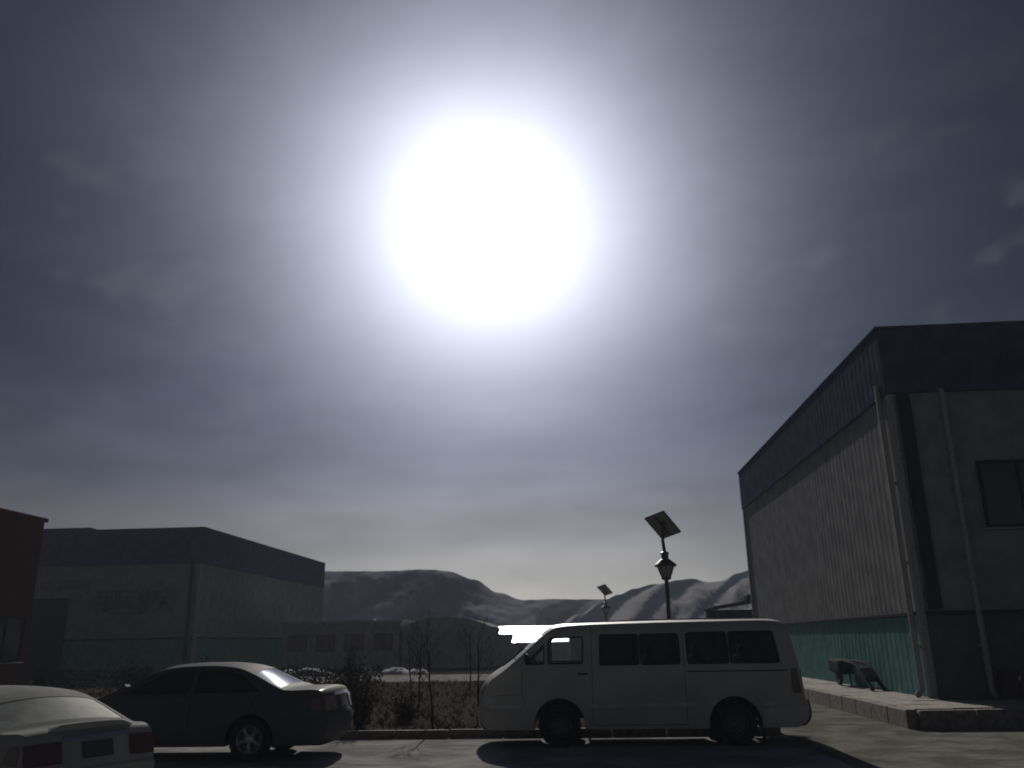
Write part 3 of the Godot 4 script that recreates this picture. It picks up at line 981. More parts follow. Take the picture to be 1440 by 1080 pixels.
func bush(label: String, at: Vector3, h: float, w: float, leaf_mat: Material, dense: int, group := "bushes in the planting bed") -> void:
	var o := thing("bush", label, "bush", at, group)
	var st := new_st(); var lf := new_st()
	for k in 26:
		var a := rng.randf() * TAU
		var out := rng.randf() * w * 0.5
		var top := Vector3(cos(a) * out, h * rng.randf_range(0.55, 1.0) * (1.0 - 0.35 * out / (w * 0.5)), sin(a) * out)
		var b := Vector3(cos(a), 0, sin(a)) * rng.randf() * 0.08
		var m := b.lerp(top, 0.5) + Vector3(rng.randf_range(-1, 1), rng.randf_range(0, 1), rng.randf_range(-1, 1)) * 0.06
		tube(st, [b, m, top], [0.012, 0.008, 0.002], 4, false)
		for j in 7:
			var s := m.lerp(top, rng.randf_range(-0.4, 1.0))
			tube(st, [s, s + Vector3(rng.randf_range(-1, 1), rng.randf_range(0.1, 1), rng.randf_range(-1, 1)) * 0.14 * h], [0.005, 0.0015], 3, false)
		for j in dense:
			var c := b.lerp(top, rng.randf_range(0.15, 1.05)) + Vector3(rng.randf_range(-1, 1), rng.randf_range(-1, 1), rng.randf_range(-1, 1)) * 0.12
			c.y = maxf(c.y, 0.03)
			var u := Vector3(rng.randf_range(-1, 1), rng.randf_range(-1, 1), rng.randf_range(-1, 1)).normalized()
			var v := u.cross(Vector3(rng.randf_range(-1, 1), rng.randf_range(-1, 1), rng.randf_range(-1, 1))).normalized()
			quad(lf, c - u * 0.035, c - v * 0.016, c + u * 0.035, c + v * 0.016, u.cross(v))
	obj("stems", st, M.twig, o)
	obj("leaves", lf, leaf_mat, o)

# ------------------------------------------------------------------ lamp
func solar_lamp(label: String, at: Vector3) -> void:
	var o := thing("solar_lamp", label, "street lamp", at, "solar street lamps")
	var st := new_st()
	lathe(st, [Vector2(0.16, 0), Vector2(0.16, 0.03), Vector2(0.09, 0.05), Vector2(0.075, 0.45), Vector2(0.06, 0.5), Vector2(0.055, 3.24)], Vector3.ZERO, Basis(), 16)
	obj("pole", st, M.pole_metal, o)
	st = new_st()   # tapered lantern glass between ribs
	lathe(st, [Vector2(0.09, 3.24), Vector2(0.12, 3.27), Vector2(0.235, 3.58), Vector2(0.0, 3.58)], Vector3.ZERO, Basis(), 8)
	var ln := obj("lantern", st, M.lamp_white, o)
	st = new_st()
	for k in 8:
		var a := TAU * k / 8
		tube(st, [Vector3(cos(a) * 0.12, 3.26, sin(a) * 0.12), Vector3(cos(a) * 0.245, 3.6, sin(a) * 0.245)], [0.01, 0.01], 5)
	lathe(st, [Vector2(0.06, 3.2), Vector2(0.13, 3.22), Vector2(0.13, 3.27)], Vector3.ZERO, Basis(), 16)
	obj("lantern_frame", st, M.pole_metal, ln)
	st = new_st()
	lathe(st, [Vector2(0.30, 3.57), Vector2(0.31, 3.62), Vector2(0.24, 3.68), Vector2(0.14, 3.76), Vector2(0.10, 3.78), Vector2(0.10, 3.90), Vector2(0.12, 3.91), Vector2(0.12, 3.95), Vector2(0.05, 3.99)], Vector3.ZERO, Basis(), 16)
	obj("lantern_cap", st, M.pole_metal, o)
	st = new_st()
	tube(st, [Vector3(0, 3.95, 0), Vector3(-0.03, 4.3, 0), Vector3(0.0, 4.68, 0.0)], [0.05, 0.045, 0.045], 10)
	tube(st, [Vector3(-0.02, 4.35, 0), Vector3(0.12, 4.62, -0.1)], [0.02, 0.02], 6)
	obj("upper_pole", st, M.pole_metal, o)
	# panel facing the sun, seen from its back
	var e1 := Vector3(0.51, 0.15, 0.35); var e2 := Vector3(0.50, -0.53, -0.50)
	e2 -= e1.normalized() * e2.dot(e1.normalized())
	var n := e1.cross(e2).normalized()
	var bs := Basis(e1.normalized(), n, e1.normalized().cross(n))
	var c := Vector3(0.0, 4.72, 0)
	st = new_st()
	var L1 := e1.length(); var L2 := e2.length()
	box(st, c, Vector3(L1 - 0.04, 0.02, L2 - 0.04), 0.0, bs)
	var pn := obj("solar_panel", st, M.backsheet, o)
	st = new_st()
	for i in 3:
		for j in 5:
			box(st, c + bs * Vector3((i - 1) * (L1 - 0.08) / 3.0, 0.013, (j - 2) * (L2 - 0.08) / 5.0), Vector3((L1 - 0.1) / 3.0, 0.006, (L2 - 0.1) / 5.0), 0.0, bs)
	obj("solar_cells", st, M.cell_blue, pn)
	st = new_st()
	for s in [-1.0, 1.0]:
		box(st, c + bs * Vector3(s * (L1 * 0.5 - 0.01), 0, 0), Vector3(0.03, 0.04, L2), 0.004, bs)
		box(st, c + bs * Vector3(0, 0, s * (L2 * 0.5 - 0.01)), Vector3(L1 - 0.05, 0.038, 0.03), 0.004, bs)
	box(st, c + bs * Vector3(0, -0.03, 0), Vector3(0.05, 0.04, L2 * 0.8), 0.0, bs)
	box(st, c + bs * Vector3(0.08, -0.045, 0.1), Vector3(0.12, 0.05, 0.1), 0.0, bs)
	obj("panel_frame", st, M.pole_metal, pn)

# ------------------------------------------------------------------ land
func ridge_at(ctrl: Array, az: float) -> float:
	if az <= ctrl[0][0]:
		return ctrl[0][1]
	for i in ctrl.size() - 1:
		if az < ctrl[i + 1][0]:
			var t: float = (az - ctrl[i][0]) / (ctrl[i + 1][0] - ctrl[i][0])
			return lerpf(ctrl[i][1], ctrl[i + 1][1], smoothstep(0.0, 1.0, t))
	return ctrl[-1][1]

# ctrl: (azimuth in degrees, elevation of the crest in degrees)
func hills(called: String, ctrl: Array, dist: float, run: float, sd: int, snow: float, streak: float, az0: float, az1: float, cols: int, rock: Color, tint: Color) -> void:
	var st := new_st()
	var n := FastNoiseLite.new(); n.seed = sd; n.frequency = 0.0035; n.fractal_octaves = 5
	n.fractal_type = FastNoiseLite.FRACTAL_RIDGED
	var m := FastNoiseLite.new(); m.seed = sd + 9; m.frequency = 0.006; m.fractal_octaves = 5
	var rows := []; var colors := []
	var steps := 46
	for i in steps + 1:
		var t := -0.9 + 1.9 * i / steps      # -0.9 behind the crest, 0 at the crest, 1 at the foot
		var row := []; var cl := []
		for j in cols + 1:
			var az := lerpf(az0, az1, float(j) / cols)
			var a := deg_to_rad(az)
			var r := dist - run * t
			var h := dist * tan(deg_to_rad(ridge_at(ctrl, az))) + 1.65
			var p := Vector3(sin(a) * r, 0, -cos(a) * r)
			var s := 1.0 - absf(t)
			var shape := s * s * (3.0 - 2.0 * s) * 0.35 + s * 0.65
			var spur := n.get_noise_2d(p.x * 1.0 + p.z * 0.4, p.z * 0.35)
			var k := 4.0 * s * (1.0 - s)
			p.y = h * shape + spur * h * 0.11 * k + m.get_noise_2d(p.x * 3.0, p.z * 3.0) * h * (0.035 * k + 0.012 * s) - 2.0
			row.append(p)
			var xa := a * dist
			var streak_v := m.get_noise_2d((xa - 1.25 * p.y) * 2.6 * streak, (xa + p.y) * 0.4)
			p.y += streak_v * h * 0.035 * k
			row[-1] = p
			var v := streak_v + 0.25 * n.get_noise_2d(p.x * 0.9, p.y * 2.0 + p.z * 0.3) + 0.08 * m.get_noise_2d(xa * 6.0, p.y * 9.0)
			var f := smoothstep(-0.02 - snow, 0.16 - snow, v)
			cl.append(rock.lerp(tint, f))
		rows.append(row); colors.append(cl)
	grid(st, rows, false, colors)
	struct(called, st, M.hillside)

func sheet(called: String, x0: float, x1: float, z0: float, z1: float, y: float, m: Material) -> MeshInstance3D:
	var st := new_st()
	quad(st, Vector3(x0, y, z0), Vector3(x1, y, z0), Vector3(x1, y, z1), Vector3(x0, y, z1), Vector3.UP)
	return struct(called, st, m)

func kerb_line(parent: Node, a: Vector3, b: Vector3, size: Vector2, stone: float, m: Material) -> void:
	var L := a.distance_to(b); var d := (b - a).normalized()
	var n := roundi(L / stone)
	var meshes := []
	for k in 3:
		var st := new_st()
		box(st, Vector3.ZERO, Vector3(L / n - 0.014, size.y, size.x), [0.012, 0.018, 0.025][k])
		meshes.append(st.commit())
	for i in n:
		var o := MeshInstance3D.new()
		o.name = "kerb_stone"
		o.mesh = meshes[rng.randi() % 3]
		o.material_override = m
		put_in(o, parent)
		o.position = a + d * (L * (i + 0.5) / n) + Vector3(rng.randf_range(-0.006, 0.006), size.y * 0.5 - 0.05 + rng.randf_range(-0.008, 0.008), rng.randf_range(-0.006, 0.006))
		o.rotation.y = atan2(-d.z, d.x) + rng.randf_range(-0.006, 0.006)

# ------------------------------------------------------------------ scene
func _ready() -> void:
	rng.seed = 20240117
	# camera
	var cam := Camera3D.new()
	cam.name = "camera"
	cam.fov = 48.46
	cam.near = 0.05
	cam.far = 12000.0
	cam.position = Vector3(0, 1.65, 0)
	var b := Basis(Vector3.UP, deg_to_rad(4.09)) * Basis(Vector3.RIGHT, deg_to_rad(16.77)) * Basis(Vector3.BACK, deg_to_rad(-1.0))
	cam.basis = b
	var lens := CameraAttributesPhysical.new()   # the photograph is a little soft: focused short of the yard
	lens.frustum_focal_length = 26.665
	lens.frustum_near = 0.05
	lens.frustum_far = 12000.0
	lens.frustum_focus_distance = 2.2
	lens.exposure_aperture = 7.0
	cam.attributes = lens
	cam.fov = 48.46
	add_child(cam)
	cam.current = true
	# sky, exposure
	var sun_dir := Vector3(-0.08699, 0.46101, -0.88312).normalized()
	var env := Environment.new()
	env.background_mode = Environment.BG_SKY
	env.sky = Sky.new()
	env.sky.sky_material = make_sky(sun_dir)
	env.tonemap_mode = Environment.TONE_MAPPER_LINEAR
	env.tonemap_exposure = EXPO
	env.fog_enabled = true
	env.fog_density = 0.00004
	env.fog_light_color = Color(0.8, 0.84, 0.95)
	env.volumetric_fog_enabled = true
	env.volumetric_fog_density = 0.0
	env.sdfgi_enabled = true
	env.ssao_enabled = true
	env.ssil_enabled = true
	var we := WorldEnvironment.new()
	we.name = "world_environment"
	we.environment = env
	add_child(we)
	# sun
	var sun := DirectionalLight3D.new()
	sun.name = "sun"
	sun.light_energy = 1.3
	sun.light_color = Color(1.0, 0.97, 0.92)
	sun.light_angular_distance = 0.5
	sun.shadow_enabled = true
	sun.basis = Basis.looking_at(-sun_dir, Vector3.UP)
	add_child(sun)

	make_materials()

	# thin dusty air over the yard, lit by the low sun
	var mist := FogVolume.new()
	mist.name = "haze"
	mist.shape = RenderingServer.FOG_VOLUME_SHAPE_BOX
	mist.size = Vector3(150, 13, 84)
	mist.position = Vector3(0, 6.0, -42.5)
	var fm := FogMaterial.new()
	fm.density = 0.0012
	fm.albedo = Color(0.86, 0.92, 1.0)
	mist.material = fm
	mist.set_meta("kind", "stuff")
	add_child(mist)

	# ---- land
	var st := new_st()
	var rows := []
	for z in [-6500, -4000, -2500, -1600, -900, -500, -250, -120, -60, -30, -17, -16.6, 100, 300]:
		var row := []
		for j in 41:
			row.append(Vector3(lerpf(-5000, 5000, j / 40.0), -0.01 if z < -16.8 else -0.5, z))
		rows.append(row)
	grid(st, rows)
	struct("ground", st, M.terrain)
	st = new_st()
	rows = []
	for i in 43:
		var row := []
		for j in 46:
			var p := Vector3(lerpf(-45, 45, j / 45.0), 0.004, -16.42 + i)
			p.y -= 0.15 * smoothstep(-12.4, -10.2, p.z) * (1.0 - smoothstep(-4.2, -2.6, p.x))
			row.append(p)
		rows.append(row)
	grid(st, rows)
	struct("yard", st, M.concrete)
	sheet("driveway", 3.5, 45, -62, 25, 0.012, M.old_concrete)
	sheet("far_road", -60, 3.4, -47.5, -38.6, 0.008, M.road)
	st = new_st()
	rows = []
	var bn := FastNoiseLite.new(); bn.seed = 5; bn.frequency = 0.5; bn.fractal_octaves = 4
	for i in 60:
		var row := []
		for j in 120:
			var p := Vector3(lerpf(-45, 3.3, j / 119.0), 0, lerpf(-38.5, -16.5, i / 59.0))
			p.y = 0.05 + 0.05 * bn.get_noise_2d(p.x, p.z)
			row.append(p)
		rows.append(row)
	grid(st, rows)
	struct("planting_bed", st, M.dirt)
	var kerb := Node3D.new()
	kerb.name = "kerb"
	put_in(kerb, self)
	kerb.set_meta("kind", "structure")
	kerb_line(kerb, Vector3(-16, 0, -16.42), Vector3(3.4, 0, -16.42), Vector2(0.14, 0.19), 0.97, M.kerb)
	kerb_line(kerb, Vector3(3.4, 0, -16.5), Vector3(3.4, 0, -38.4), Vector2(0.14, 0.19), 0.97, M.kerb)
	# raised walkway round the right warehouse
	var walk := Node3D.new()
	walk.name = "walkway"
	put_in(walk, self)
	walk.set_meta("kind", "structure")
	st = new_st()
	span(st, Vector3(6.05, -0.1, -38.2), Vector3(7.42, 0.3, -17.15))
	span(st, Vector3(7.42, -0.1, -19.85), Vector3(24, 0.302, -17.15))
	obj("base", st, M.kerb, walk)
	# paving slabs on the walkway
	var slab_meshes := []
	for k in 3:
		st = new_st()
		box(st, Vector3.ZERO, Vector3(0.665, 0.05, 0.988), 0.012)
		slab_meshes.append(st.commit())
	for i in 21:
		for j in 2:
			var o := MeshInstance3D.new()
			o.name = "paving_slab"
			o.mesh = slab_meshes[rng.randi() % 3]
			o.material_override = M.pavement
			put_in(o, walk)
			o.position = Vector3(6.4 + j * 0.678, 0.318 + rng.randf_range(-0.006, 0.006), -37.7 + i)
			o.rotation = Vector3(rng.randf_range(-0.004, 0.004), rng.randf_range(-0.004, 0.004), rng.randf_range(-0.004, 0.004))
	for i in 24:
		for j in 2:
			var o := MeshInstance3D.new()
			o.name = "paving_slab"
			o.mesh = slab_meshes[rng.randi() % 3]
			o.material_override = M.pavement
			put_in(o, walk)
			o.position = Vector3(7.78 + i * 0.678, 0.318 + rng.randf_range(-0.006, 0.006), -18.75 + j)
	kerb_line(walk, Vector3(5.95, 0, -38.2), Vector3(5.95, 0, -17.05), Vector2(0.2, 0.39), 0.99, M.kerb)
	kerb_line(walk, Vector3(6.05, 0, -17.05), Vector3(24, 0, -17.05), Vector2(0.2, 0.38), 0.99, M.kerb)

	# hills: azimuth and elevation of the crest
	hills("far_hills", [[-70, 3.2], [-45, 4.2], [-30, 4.6], [-22, 4.7], [-16.6, 4.55], [-13, 4.55], [-11.0, 4.62], [-9.3, 4.6], [-8.4, 4.5], [-6.8, 3.95], [-5.2, 3.1], [-3.6, 2.62], [-1.5, 2.62], [0.3, 2.58], [1.2, 2.55], [3, 2.6], [8, 3.4], [20, 3.6], [50, 3.0], [70, 2.6]], 2500.0, 420.0, 3, 0.02, 0.5, -70.0, 70.0, 620, Color(0.12, 0.115, 0.14), Color(0.30, 0.30, 0.36))
	hills("near_hills", [[-8, 0.3], [-4, 0.7], [-1.6, 1.0], [0.1, 1.7], [1.3, 2.35], [2.6, 2.85], [3.6, 3.2], [5.0, 3.45], [6.4, 3.66], [7.3, 3.72], [8.4, 3.5], [9.2, 3.55], [10.2, 3.95], [11.2, 4.2], [14, 5.0], [20, 5.6], [35, 5.0], [60, 4.0]], 1600.0, 480.0, 21, 0.03, 1.0, -8.0, 60.0, 420, Color(0.055, 0.07, 0.10), Color(0.42, 0.41, 0.44))

	# ---- right warehouse
	var R := warehouse("warehouse", "grey ribbed warehouse with blue fascia and teal lower band behind the van", Vector2(7.42, -38.2), Vector2(32, -19.85), 8.65, 7.05, 2.08, M.dark_panel)
	var ro := -R.position
	st = new_st()
	box(st, Vector3(7.72, 4.6, -19.80) + ro, Vector3(0.28, 4.88, 0.09), 0.01)
	obj("corner_panel", st, M.dark_trim, R)
	st = new_st()
	tube(st, [Vector3(7.50, 7.35, -20.18) + ro + Vector3(-0.2, 0, 0), Vector3(7.30, 7.1, -20.18) + ro, Vector3(7.30, 0.5, -20.1) + ro, Vector3(7.16, 0.38, -20.05) + ro], [0.065, 0.065, 0.065, 0.065], 10)
	for y in [1.4, 3.2, 5.0, 6.6]:
		box(st, Vector3(7.34, y, -20.15) + ro, Vector3(0.16, 0.05, 0.17), 0.005)
	obj("downpipe", st, M.grey_trim, R)
	st = new_st()
	tube(st, [Vector3(8.58, 7.1, -19.72) + ro, Vector3(8.58, 0.5, -19.72) + ro, Vector3(8.58, 0.38, -19.58) + ro], [0.06, 0.06, 0.06], 10)
	for y in [1.4, 3.2, 5.0, 6.6]:
		box(st, Vector3(8.58, y, -19.77) + ro, Vector3(0.16, 0.05, 0.14), 0.005)
	obj("downpipe", st, M.grey_trim, R)
	window(R, Vector3(10.4, 4.64, -19.82) + ro, Vector3.RIGHT, Vector3.BACK, 2.6, 1.5, 3, M.dark_trim, M.dark_glass)
	# sliding door on the front wall, beyond the second pipe
	st = new_st()
	box(st, Vector3(12.9, 1.9, -19.78) + ro, Vector3(3.4, 3.2, 0.06), 0.01)
	var dr := obj("door", st, M.red_wall, R)
	st = new_st()
	box(st, Vector3(12.9, 3.6, -19.74) + ro, Vector3(5.0, 0.14, 0.12), 0.01)
	obj("door_rail", st, M.dark_trim, dr)
	st = new_st()
	box(st, Vector3(8.95, 0.62, -19.68) + ro, Vector3(0.4, 0.55, 0.2), 0.015)
	box(st, Vector3(8.95, 0.62, -19.57) + ro, Vector3(0.34, 0.48, 0.02), 0.005)
	var fx := obj("extinguisher_cabinet", st, M.red_paint, R)
	st = new_st()
	box(st, Vector3(9.1, 0.74, -19.55) + ro, Vector3(0.02, 0.1, 0.03), 0.004)
	obj("handle", st, M.chrome, fx)

	# ---- left warehouse
	var L := warehouse("warehouse", "distant grey warehouse with blue fascia and dark characters on its wall", Vector2(-46, -77), Vector2(-22.84, -51.2), 8.65, 6.5, 2.15)
	var lo := -L.position
	st = new_st()
	tube(st, [Vector3(-23.25, 6.6, -51.08) + lo, Vector3(-23.25, 0.2, -51.08) + lo], [0.1, 0.1], 8)
	obj("downpipe", st, M.dark_trim, L)
	st = new_st()
	box(st, Vector3(-31.95, 2.3, -51.12) + lo, Vector3(2.2, 4.6, 0.12), 0.02)
	obj("door", st, M.dark_trim, L)
	st = new_st()
	box(st, Vector3(-31.2, 5.42, -51.05) + lo, Vector3(2.9, 0.44, 0.3), 0.02)
	obj("door_canopy", st, M.lettering, L)
	st = new_st()
	span(st, Vector3(-38, 8.6, -52.2) + lo, Vector3(-30.2, 8.88, -51.4) + lo, 0.02)
	obj("roof_upstand", st, M.blue_panel, L)
	wall_characters()

	# ---- dark red building at the left edge
	var B := thing("red_building", "dark red-brown building cut off by the left edge", "building", Vector3(-26, 0, -25.5))
	var bo := -B.position
	st = new_st()
	span(st, Vector3(-34, -0.2, -30) + bo, Vector3(-19.4, 6.1, -21) + bo)
	obj("wall", st, M.red_wall, B)
	st = new_st()
	span(st, Vector3(-34.1, 6.1, -30.1) + bo, Vector3(-19.3, 6.25, -20.9) + bo, 0.03)
	obj("coping", st, M.red_wall, B)
	window(B, Vector3(-19.39, 2.0, -28.6) + bo, Vector3.FORWARD, Vector3.RIGHT, 2.0, 1.5, 2, M.dark_trim, M.dark_glass)
	window(B, Vector3(-19.39, 2.0, -24.4) + bo, Vector3.FORWARD, Vector3.RIGHT, 2.0, 1.5, 2, M.dark_trim, M.dark_glass)
	window(B, Vector3(-19.39, 4.6, -24.4) + bo, Vector3.FORWARD, Vector3.RIGHT, 2.0, 1.3, 2, M.dark_trim, M.dark_glass)

	# ---- sheds across the road
	var A := simple_house("flat_shed", "low dark shed with snow on roof beside left warehouse", "shed", Vector2(-20.5, -66), Vector2(-12.3, -60), 3.0, M.brown_wall)
	st = new_st()
	span(st, Vector3(-4.3, 3.0, -3.2), Vector3(4.3, 3.18, 3.3), 0.02)
	obj("roof", st, M.grey_wall, A)
	st = new_st()
	box(st, Vector3(1.4, 3.2, 2.6), Vector3(1.8, 0.12, 1.0), 0.05)
	obj("roof_snow", st, M.snow, A)
	for k in 4:
		window(A, Vector3(-3.0 + k * 2.0, 1.75, 3.0), Vector3.RIGHT, Vector3.BACK, 1.3, 1.1, 3, M.dark_trim, M.dark_glass)
	var D := simple_house("barrel_shed", "long dark shed with curved roof across the far road", "shed", Vector2(-12.1, -70), Vector2(-6.1, -60), 2.55, M.grey_wall)
	st = new_st()
	rows = []
	for z in [5.25, -5.25]:
		var row := []
		for k in 21:
			var t := -1.0 + k / 10.0
			row.append(Vector3(t * 3.15, 2.62 + 0.72 * (1.0 - t * t), z))
		rows.append(row)
	grid(st, rows, false)
	for k in 20:
		var p: Vector3 = rows[0][k]; var q: Vector3 = rows[0][k + 1]
		quad(st, Vector3(p.x, 2.5, 5.2), Vector3(q.x, 2.5, 5.2), q, p, Vector3.BACK)
	obj("roof", st, M.grey_wall, D)
	st = new_st()
	box(st, Vector3(0.6, 1.15, 5.04), Vector3(2.4, 2.3, 0.08), 0.01)
	obj("door", st, M.brown_wall, D)
	# two sheds whose metal roofs throw the sun back
	var S := simple_house("metal_roof_shed", "small shed whose sloping metal roof glares white in the sun", "shed", Vector2(-4.3, -62.0), Vector2(-0.9, -58.4), 1.55, M.grey_wall)
	st = new_st()
	gable(st, 1.85, 2.0, 1.50, -1.55, 2.40, -2.1, 2.26)
	obj("roof", st, M.bright_metal, S)
	var S2 := simple_house("metal_roof_shed", "further glaring metal-roofed shed showing left above the nearer one", "shed", Vector2(-6.8, -68.5), Vector2(-1.2, -65.0), 2.1, M.grey_wall)
	st = new_st()
	gable(st, 2.95, 2.0, 2.10, -0.1, 2.63, -2.0, 2.15)
	obj("roof", st, M.bright_metal, S2)

	var Y := thing("yard_wall", "low dark yard wall seen through the van windows", "wall", Vector3(4.0, 0, -55.2))
	st = new_st()
	span(st, Vector3(-4.6, -0.1, -0.12), Vector3(4.6, 1.95, 0.12))
	obj("wall", st, M.brown_wall, Y)
	st = new_st()
	span(st, Vector3(-4.65, 1.95, -0.18), Vector3(4.65, 2.05, 0.18), 0.02)
	obj("coping", st, M.kerb, Y)

	# shelter behind the right warehouse
	var H := thing("shelter", "dark lean-to shelter behind far end of right warehouse", "shelter", Vector3(7.4, 0, -41))
	st = new_st()
	box(st, Vector3(0, 3.12, 0), Vector3(3.0, 0.12, 3.4), 0.02, Basis(Vector3.BACK, 0.14))
	box(st, Vector3(0.6, 3.32, 0.4), Vector3(1.0, 0.3, 1.2), 0.04)
	obj("roof", st, M.dark_trim, H)
	for x in [-1.35, 1.35]:
		for z in [-1.5, 1.5]:
			st = new_st()
			tube(st, [Vector3(x, 0, z), Vector3(x, 3.1 + x * 0.14, z)], [0.06, 0.06], 8)
			obj("post", st, M.pole_metal, H)
	st = new_st()
	span(st, Vector3(-1.4, 0, -1.55), Vector3(1.4, 2.9, -1.45))
	obj("back_wall", st, M.dark_trim, H)
	st = new_st()
	lathe(st, [Vector2(0.0, 0.1), Vector2(0.08, 0.06), Vector2(0.1, 0.0), Vector2(0.08, -0.06), Vector2(0.0, -0.1)], Vector3(-0.25, 3.28, 1.76), Basis(), 12)
	obj("floodlight", st, M.lens_clear, H)

	# ---- cars and van
	make_sedan("dark_sedan", "dark grey saloon car parked side-on left of the grey van", Vector3(-3.85, 0, -14.15), 0.0, M.black_paint, 0.0, M.dark_glass, M.dark_glass, false)
	make_sedan("silver_sedan", "silver saloon car with frosted rear window in the lower left corner", Vector3(-5.1, -0.15, -9.25), -25.0, M.silver_paint, 0.22, M.dark_glass, M.frost, true)
	make_van()

	# ---- street lamps
	solar_lamp("nearer and larger solar street lamp rising behind the van roof", Vector3(2.45, 0.0, -24.5))
	solar_lamp("far small solar street lamp in front of the distant hills", Vector3(1.72, 0.0, -57.0))

	# ---- barrow leaning on the teal wall
	var wb := thing("wheelbarrow", "dark green barrow propped against the teal band of the right warehouse", "wheelbarrow", Vector3(7.1, 0.34, -24.3))
	st = new_st()
	box(st, Vector3(0.05, 0.50, -1.1), Vector3(0.42, 0.36, 1.0), 0.06, Basis(Vector3.RIGHT, 0.06))
	obj("tray", st, M.green_metal, wb)
	st = new_st()
	for x in [-0.12, 0.16]:
		tube(st, [Vector3(x, 0.62, -0.9), Vector3(x, 0.66, -0.2), Vector3(x, 0.60, 0.75), Vector3(x, 0.05, 1.9)], [0.035, 0.04, 0.05, 0.05], 8)
	box(st, Vector3(0.02, 0.36, 1.3), Vector3(0.36, 0.14, 0.5), 0.03, Basis(Vector3.RIGHT, 0.45))
	obj("handle", st, M.green_metal, wb)
	st = new_st()
	lathe(st, [Vector2(0.08, -0.05), Vector2(0.19, -0.05), Vector2(0.2, 0.0), Vector2(0.19, 0.05), Vector2(0.08, 0.05)], Vector3(0.02, 0.2, -1.3), Basis(Vector3.BACK, PI * 0.5), 20)
	obj("wheel", st, M.rubber, wb)
	st = new_st()
	tube(st, [Vector3(-0.1, 0.35, -0.75), Vector3(-0.1, 0.0, -0.7)], [0.02, 0.02], 6)
	tube(st, [Vector3(0.15, 0.35, -0.75), Vector3(0.15, 0.0, -0.7)], [0.02, 0.02], 6)
	obj("leg", st, M.green_metal, wb)

	# ---- plants in the bed
	bare_tree("thin bare sapling between the dark grey car and van, its shadow on the yard", Vector3(-2.9, 0, -17.5), 2.15, 0.022)
	bare_tree("bare sapling standing just left of the van nose", Vector3(-2.35, 0, -20.5), 2.2, 0.022)
	bare_tree("many-stemmed bare sapling left of the thin one, further back", Vector3(-4.2, 0, -22.5), 2.2, 0.018, 0.0, null, 3)
	bare_tree("bare sapling at the far side of the bed near the road", Vector3(-5.6, 0, -33.0), 2.6, 0.025)
	bare_tree("bare sapling at the far kerb behind the van nose", Vector3(-4.4, 0, -35.5), 2.6, 0.025)
	bush("upright dry brown bush close behind the dark grey car tail", Vector3(-4.35, 0, -17.6), 1.55, 0.75, M.dry_leaf, 26)
	bush("low rounded dry bush right of the upright one", Vector3(-3.7, 0, -19.0), 0.7, 0.9, M.dry_leaf, 22)
	bush("dark evergreen bush rising above the dark grey car boot", Vector3(-6.3, 0, -24.0), 1.7, 1.1, M.evergreen_leaf, 60)
	bush("wide evergreen bush seen over the dark grey car bonnet", Vector3(-13.4, 0, -26.0), 1.5, 1.8, M.evergreen_leaf, 80)
	bush("evergreen bush above the silver car rear window", Vector3(-15.6, 0, -25.0), 1.3, 1.6, M.evergreen_leaf, 70)
	bush("evergreen bush left of the dark grey car roof", Vector3(-11.6, 0, -27.0), 1.6, 1.7, M.evergreen_leaf, 80)
	bush("low dry bush near the van nose", Vector3(-1.7, 0, -19.3), 0.6, 0.8, M.dry_leaf, 20)
	var hd := thing("hedge", "low clipped hedge along the far road behind the dark grey car", "hedge", Vector3(-16.0, 0, -37.4))
	st = new_st()
	var hs := new_st()
	for k in 5200:
		var c := Vector3(rng.randf_range(-7.6, 7.6), rng.randf_range(0.05, 0.72), rng.randf_range(-0.4, 0.4))
		c.y *= 1.0 + 0.3 * bn.get_noise_2d(c.x * 1.5, 3.0)
		var u := Vector3(rng.randf_range(-1, 1), rng.randf_range(-1, 1), rng.randf_range(-1, 1)).normalized()
		var v := u.cross(Vector3(rng.randf_range(-1, 1), rng.randf_range(-1, 1), rng.randf_range(-1, 1))).normalized()
		quad(st, c - u * 0.07, c - v * 0.035, c + u * 0.07, c + v * 0.035, u.cross(v))
	for k in 60:
		var x := -7.4 + k * 0.25
		tube(hs, [Vector3(x, 0, 0), Vector3(x + rng.randf_range(-0.1, 0.1), 0.6, rng.randf_range(-0.25, 0.25))], [0.012, 0.004], 4, false)
	obj("leaves", st, M.evergreen_leaf, hd)
	obj("stems", hs, M.twig, hd)
	# dry grass over the bed
	st = new_st()
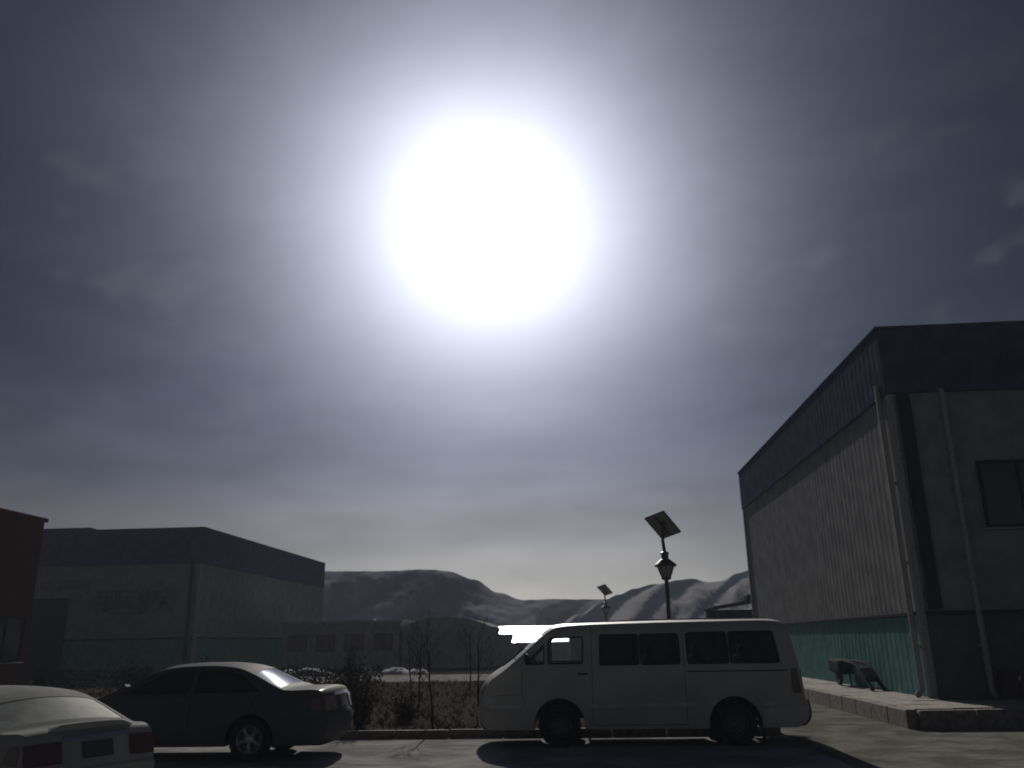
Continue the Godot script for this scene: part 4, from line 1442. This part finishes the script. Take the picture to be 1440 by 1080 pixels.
	for k in 9:
		var a := TAU * k / 9.0 + rng.randf()
		var tip := Vector3(cos(a) * rng.randf_range(0.04, 0.14), rng.randf_range(0.05, 0.14), sin(a) * rng.randf_range(0.04, 0.14))
		var wd := Vector3(-sin(a), 0, cos(a)) * 0.006
		quad(st, -wd, wd, tip + wd * 0.3, tip - wd * 0.3, Vector3(cos(a), 0.5, sin(a)))
	var mm := MultiMesh.new()
	mm.transform_format = MultiMesh.TRANSFORM_3D
	mm.mesh = st.commit()
	mm.instance_count = 4200
	for i in 4200:
		var z := -16.7 - 21.0 * pow(rng.randf(), 1.3)
		var p := Vector3(rng.randf_range(-20.0, 3.1), 0, z)
		p.y = 0.045 + 0.05 * bn.get_noise_2d(p.x, p.z)
		var s := rng.randf_range(0.4, 1.3)
		mm.set_instance_transform(i, Transform3D(Basis(Vector3.UP, rng.randf() * TAU).scaled(Vector3(s, s * rng.randf_range(0.6, 1.3), s)), p))
	var gr := MultiMeshInstance3D.new()
	gr.name = "dry_grass"
	gr.multimesh = mm
	gr.material_override = M.dry_grass
	gr.set_meta("kind", "stuff")
	gr.set_meta("label", "short dry grass in the brown planting bed")
	gr.set_meta("category", "grass")
	add_child(gr)
	# snow left along the far edge of the road
	var spots := [[-15.5, -49.6, 1.8, 0.4], [-12.6, -50.5, 1.1, 0.34], [-10.6, -51.0, 0.9, 0.32], [-9.2, -50.2, 0.7, 0.26], [-18.5, -49.5, 1.6, 0.4]]
	var names := ["long snow heap behind the dark grey car boot", "second snow heap past the far road", "snow heap by the curved-roof shed, larger of the pair", "small snow heap by the curved-roof shed, rightmost", "snow heap beyond the dark grey car roof"]
	for k in spots.size():
		st = new_st()
		var q: Array = spots[k]
		rows = []
		for i in 13:
			var row := []
			var rr := i / 12.0
			for j in 25:
				var a := TAU * j / 24.0
				var e := Vector2(cos(a), sin(a)) * rr
				var lump := 1.0 + 0.25 * bn.get_noise_2d(e.x * 3.0 + k * 9.0, e.y * 3.0)
				row.append(Vector3(e.x * q[2] * lump, q[3] * pow(1.0 - rr * rr, 0.8) * lump - 0.02, e.y * 0.9 * lump))
			rows.append(row)
		grid(st, rows, true)
		var sn := obj("snow_heap", st, M.snow)
		sn.position = Vector3(q[0], 0, q[1])
		tag(sn, names[k], "snow heap", "snow heaps along the far road")
